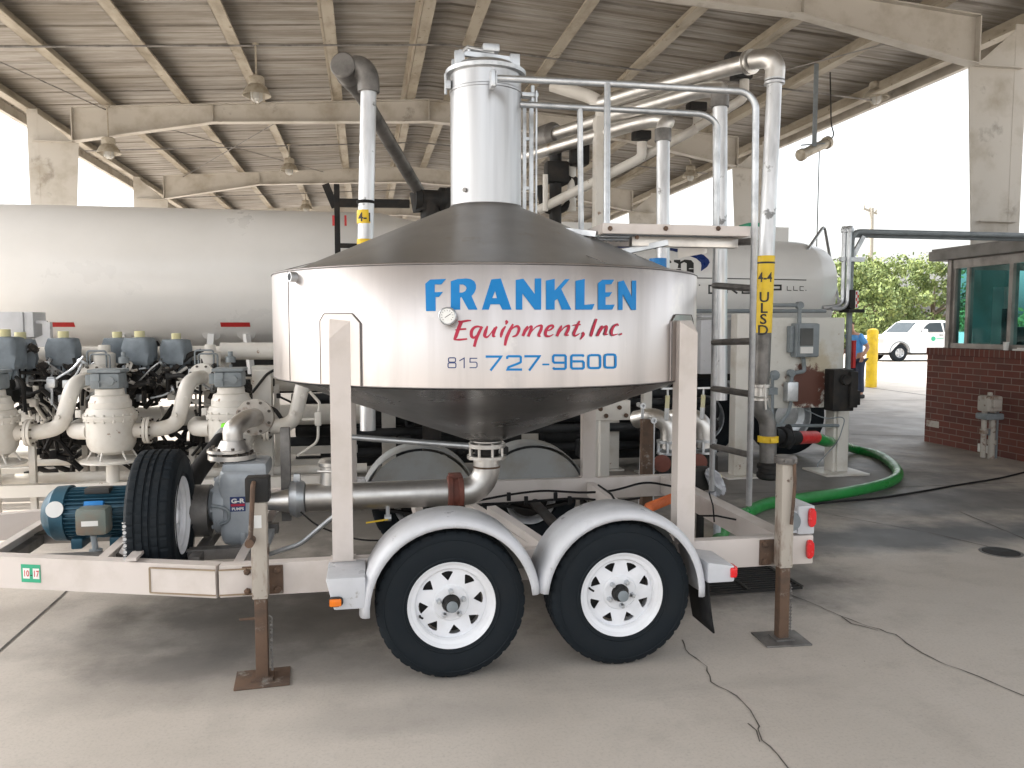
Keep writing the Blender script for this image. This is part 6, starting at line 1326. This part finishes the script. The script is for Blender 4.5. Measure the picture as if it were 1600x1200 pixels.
# rags and bag on the rear
m = M(); q = at(1118, 752, 5.6); b = bmesh.new(); bmesh.ops.create_icosphere(b, subdivisions=3, radius=1); rn = random.Random(5)
for v in b.verts: k = 1 + .22 * sin(v.co.x * 7 + v.co.z * 9) * cos(v.co.y * 8) + rn.gauss(0, .03); v.co = V(q.x + v.co.x * .06 * k + v.co.z * -.05, q.y + v.co.y * .05 * k, q.z + v.co.z * .10 * k)
m.merge(b); m.tube([q + V(-.03, 0, -.08), q + V(.02, 0, -.25), V(q.x + .02, q.y, 0)], .03, 8)
tag(ob('plastic_bag', m, 'bagw', org=V(q.x, q.y, 0), sharp=20), 'crumpled white plastic wrap hanging on a fitting behind the ladder foot', 'plastic wrap')
m = M(); q = at(1095, 745, 5.7); m.box((q.x - .09, q.y - .06, q.z - .10), (q.x + .07, q.y + .06, q.z + .08), .03); m.mi = 1; m.box((q.x + .03, q.y - .1, q.z - .02), (q.x + .13, q.y - .07, q.z + .03), .01); m.mi = 0; m.tube([q, V(q.x, q.y, 0)], .03, 10)
tag(ob('bottom_valve', m, ['blackm', 'paleyel'], org=V(q.x, q.y, 0)), 'black bottom loading valve with a pale tag behind the rear crossmember', 'valve')
# ---- white panel on post
PO = V(*PANEL_ORG); pn = empty('control_station', PO, 'white control panel with a large rust patch standing on a white post', 'control panel')
a, b = at(1188, 496, 8.1), at(1316, 636, 8.1)
m = M(); m.box((a.x, 8.1, b.z), (b.x, 8.34, a.z), .006); ob('panel_box', m, 'rustpanel', pn, org=PO)
q = at(1307, 740, 8.25); m = M(); m.box((q.x - .11, 8.16, .02), (q.x + .08, 8.33, b.z), .006); m.box((q.x - .075, 8.13, .03), (q.x - .0, 8.155, b.z - .02)); m.box((q.x - .28, 8.0, 0), (q.x + .25, 8.5, .02)); ob('post', m, 'white', pn)
m = M(); c = at(1160, 500, 8.2); m.box((c.x - .085, 8.15, .02), (c.x + .085, 8.3, at(1160, 490, 8.2).z), .006); m.box((c.x - .2, 8.05, 0), (c.x + .2, 8.4, .018)); ob('post', m, 'white', pn)
m = M(); c0, c1 = at(1090, 500, 8.6), at(1156, 583, 8.6); m.box((c0.x, 8.5, c1.z), (c1.x, 8.8, c0.z), .01); m.box((c0.x, 8.49, c0.z + .03), (c1.x, 8.8, c0.z + .06)); tag(ob('junction_cabinet', m, 'fender', org=V(c0.x, 8.6, 0)), 'blue grey cabinet behind the ladder, left of the white control panel', 'cabinet'); 
m = M(); m.tube([at(1085, 486, 8.4), at(1290, 486, 8.4)], .022, 8); m.tube([at(1205, 477, 8.05), at(1249, 477, 8.05), at(1249, 505, 8.05)], .022, 10, .04); m.lathe([(.04, -.03), (.04, .03)], at(1249, 477, 8.05), V(0, 1, 0), 16); m.box(tuple(at(1160, 490, 8.3)), tuple(at(1200, 500, 8.4)))
m.tube([at(1255, 556, 8.05), at(1257, 580, 8.05), at(1238, 583, 8.05), at(1236, 598, 8.05)], .022, 10, .03); m.tube([at(1236, 626, 8.05), at(1232, 645, 8.0), at(1215, 668, 7.9)], .02, 10, .06); m.lathe([(.04, -.03), (.04, .03)], at(1236, 583, 8.05), V(0, 1, 0), 14)
m.tube([at(1212, 665, 7.9), at(1310, 665, 8.1)], .018, 8); m.lathe([(.045, 0), (.055, .01), (.055, .05), (.03, .06)], at(1208, 586, 8.1), V(0, -1, 0), 10); m.tube([at(1207, 586, 8.05), at(1207, 650, 8.05)], .018, 8); m.box(tuple(at(1202, 606, 8.02)), tuple(at(1211, 616, 8.08)))
m.tube([at(1258, 640, 8.0), at(1290, 655, 8.0), at(1322, 650, 8.0), at(1310, 690, 7.9), at(1278, 724, 7.9), at(1277, 730, 7.9)], .006, 5, .1)
ob('conduit', m, 'grey', pn)
m = M(); a, b = at(1242, 505, 8.02), at(1275, 558, 8.02); m.box((a.x, 7.98, b.z), (b.x, 8.1, a.z), .012); m.box((a.x + .02, 7.965, b.z + .01), (b.x - .0, 7.98, a.z - .01), .004); m.box((a.x - .05, 8.02, b.z + .05), (a.x, 8.1, a.z - .03), .01); g_ = ob('meter_box', m, 'grey', pn)
m = M(); a, b = at(1251, 513, 7.96), at(1270, 540, 7.96); m.box((a.x, 7.955, b.z), (b.x, 7.964, a.z)); ob('display_window', m, 'window', g_)
m = M(); a, b = at(1251, 542, 7.96), at(1270, 552, 7.96); m.box((a.x, 7.955, b.z), (b.x, 7.964, a.z)); ob('white_label', m, 'paper', g_)
m = M(); a, b = at(1229, 597, 8.03), at(1245, 627, 8.03); m.box((a.x, 8.0, b.z), (b.x, 8.1, a.z), .01); ob('switch_box', m, 'galv', pn)
m = M(); a, b = at(1297, 577, 8.0), at(1331, 641, 8.0); m.box((a.x, 7.92, b.z), (b.x - .03, 8.16, a.z), .012); m.box((b.x - .10, 7.88, b.z + .04), (b.x - .01, 7.92, a.z - .02), .01); m.lathe([(.06, 0), (.055, .03), (.03, .02), (0, .02)], at(1321, 593, 7.9), V(0, -1, 0), 24); m.box((b.x - .03, 7.95, b.z + .06), (b.x + .07, 8.1, b.z + .22), .01); ob('grounding_unit', m, 'blackm', pn)
m = M(); c = at(1265, 643, 8.6); m.lathe([(.19, -.06), (.19, .06), (.15, .07)], V(c.x, 9.0, .66), V(0, -1, 0), 28) if 0 else None
# ---- conduit gallows to the booth
gw = empty('conduit_frame', V(at(1330, 640, 8.5).x, 8.5, 0), 'grey conduit frame running from beside the control panel over to the booth roof', 'conduit frame')
m = M(); zz = at(1338, 362, 8.5).z; xx = at(1330, 400, 8.5).x
m.tube([V(xx, 8.5, .0), V(xx, 8.5, zz), V(8.6, 8.5, zz)], .033, 12, .12); m.tube([V(xx + .04, 8.55, zz - .04), V(8.6, 8.55, zz - .04)], .024, 10); ob('main_pipe', m, 'grey', gw)
m = M(); x2, x3 = at(1316, 360, 8.5).x, at(1328, 360, 8.4).x; z2 = at(1322, 480, 8.5).z
m.tube([V(x2, 8.45, zz + .0), V(x2, 8.45, z2 + .05), V(x2 - .1, 8.45, z2), V(x2 - .25, 8.45, z2 - .01)], .026, 10, .06); m.tube([V(x3, 8.4, zz), V(x3, 8.4, z2 + .05), V(x3 - .06, 8.4, z2 - .02), V(x3 - .2, 8.4, z2 - .02)], .024, 10, .06)
for x, y in ((x2, 8.45), (x3, 8.4)): m.lathe([(.04, -.03), (.045, 0), (.03, .04), (0, .045)], V(x, y, zz + .01), seg=12)
m.box((x2 - .05, 8.42, zz - .35), (xx + .12, 8.47, zz - .30)); m.bar(V(xx - .02, 8.5, zz - .35), V(xx + .15, 8.5, zz - .05), .03, .05); ob('conduit_riser', m, 'galv', gw)
m = M(); q = at(1334, 468, 8.4); m.box((q.x - .07, 8.35, q.z - .11), (q.x - .01, 8.5, q.z + .11), .01); m.box((q.x - .12, 8.3, q.z - .15), (q.x + .08, 8.5, q.z - .112), .006); ob('junction_box', m, 'blackm', gw)
m = M(); m.box((q.x - .008, 8.36, q.z - .10), (q.x + .035, 8.48, q.z + .10), .004); o = ob('chequered_plate', m, 'paper', gw)
m = M()
for k in range(5): m.box((q.x + .0 + .018 * (k % 2), 8.3575, q.z - .09 + k * .036), (q.x + .016 + .018 * (k % 2), 8.3595, q.z - .055 + k * .036))
ob('red_checks', m, 'red', o)
m = M(); a = at(1337, 540, 8.6); m.box((a.x - .03, 8.6, at(1337, 575, 8.6).z), (a.x + .006, 8.64, at(1337, 532, 8.6).z)); ob('red_cover', m, 'red', gw)
# ---- hoses on the ground
G_ = lambda px, py, z=.062: gz(px, py, z)
gh = empty('green_hose', gz(1380, 740), 'thick green loading hose curving over the concrete from its red coupling', 'hose')
pts = [at(1272, 683, 6.9), at(1292, 690, 7.2), at(1302, 691, 8.5), G_(1336, 702), G_(1375, 712), G_(1402, 735), G_(1392, 752), G_(1330, 768), G_(1240, 781), G_(1190, 790), V(2.9, 6.0, .06), V(2.55, 5.45, .06), V(2.4, 5.0, .06)]
sm_ = [V(*p) for p in pts]; q_ = []
for i in range(len(sm_) - 1):
    p0_, p1_, p2_, p3_ = sm_[max(i - 1, 0)], sm_[i], sm_[i + 1], sm_[min(i + 2, len(sm_) - 1)]
    for k in range(8): s_ = k / 8; q_.append(.5 * ((2 * p1_) + (p2_ - p0_) * s_ + (2 * p0_ - 5 * p1_ + 4 * p2_ - p3_) * s_ ** 2 + (3 * p1_ - p0_ - 3 * p2_ + p3_) * s_ ** 3))
q_.append(sm_[-1]); m = M(); m.tube(q_, .054, 22); ob('hose_body', m, 'green', gh)
a, b = at(1245, 684, 6.6), at(1274, 683, 6.9); m = M(); m.cyl(a, b, .060); ob('red_coupling', m, 'red', gh)
m = M(); a2_ = at(1222, 683, 6.5); m.tube([at(1206, 678, 6.42), a2_, a], .065, 18); m.lathe([(.09, -.04), (.095, 0), (.09, .04)], a2_, (a - a2_), 20); m.tube([a2_, at(1232, 662, 6.5), at(1240, 690, 6.5), at(1230, 700, 6.5)], .022, 8, .05); m.tube([at(1206, 705, 6.4), at(1216, 690, 6.4)], .02, 8); ob('cam_lever_fitting', m, 'black', gh)
bc = [gz(1225, 793, .01), gz(1300, 784, .01), gz(1370, 779, .01), gz(1440, 768, .01), gz(1500, 757, .01), gz(1560, 748, .01), gz(1640, 728, .01)]
m = M(); m.tube([p + V(0, 0, 0) for p in bc], .010, 8, .3, 8); tag(ob('black_cable', m, 'black', org=gz(1400, 772)), 'thin black cable lying across the concrete towards the booth', 'cable')
# orange spiral hose
a, b = at(1014, 793, 4.5), at(1056, 776, 4.9); m = M(); m.tube([a, b, V(b.x + .1, b.y + .2, b.z - .2), V(b.x + .1, b.y + .2, .01)], .024, 14, .1, 6)
for i in range(22): c = a.lerp(b, i / 21); dd = (b - a).normalized(); m.lathe([(.027, -.004), (.031, 0), (.027, .004)], c, dd, 14, cap=False)
tag(ob('orange_hose', m, 'orangehose', org=V(b.x + .1, b.y + .2, 0)), 'short ribbed orange hose lying behind the rear fender', 'hose')
# black suction hose behind the spare wheel
a, b = at(300, 748, 5.2), at(352, 680, 5.9); m = M(); dd = (b - a).normalized(); m.tube([a - dd * .35 + V(0, 0, -.1), a, b], .058, 18, .2); o = empty('suction_hose', V(a.x, a.y, 0), 'black suction hose rising between the spare wheel and the grey pump', 'hose'); ob('hose_body', m, 'black', o)
m = M(); m.lathe([(.060, -.10), (.062, .0), (.05, .02)], b, dd, 22); ob('metal_ferrule', m, 'galv', o)
m = M(); m.lathe([(.045, .02), (.05, .06), (.05, .12), (.03, .14)], b, dd, 14); m.box(tuple(b + dd * .08 - V(.05, .03, .0)), tuple(b + dd * .08 + V(.02, .03, .06)), .02); ob('lime_cap', m, 'lime', o)
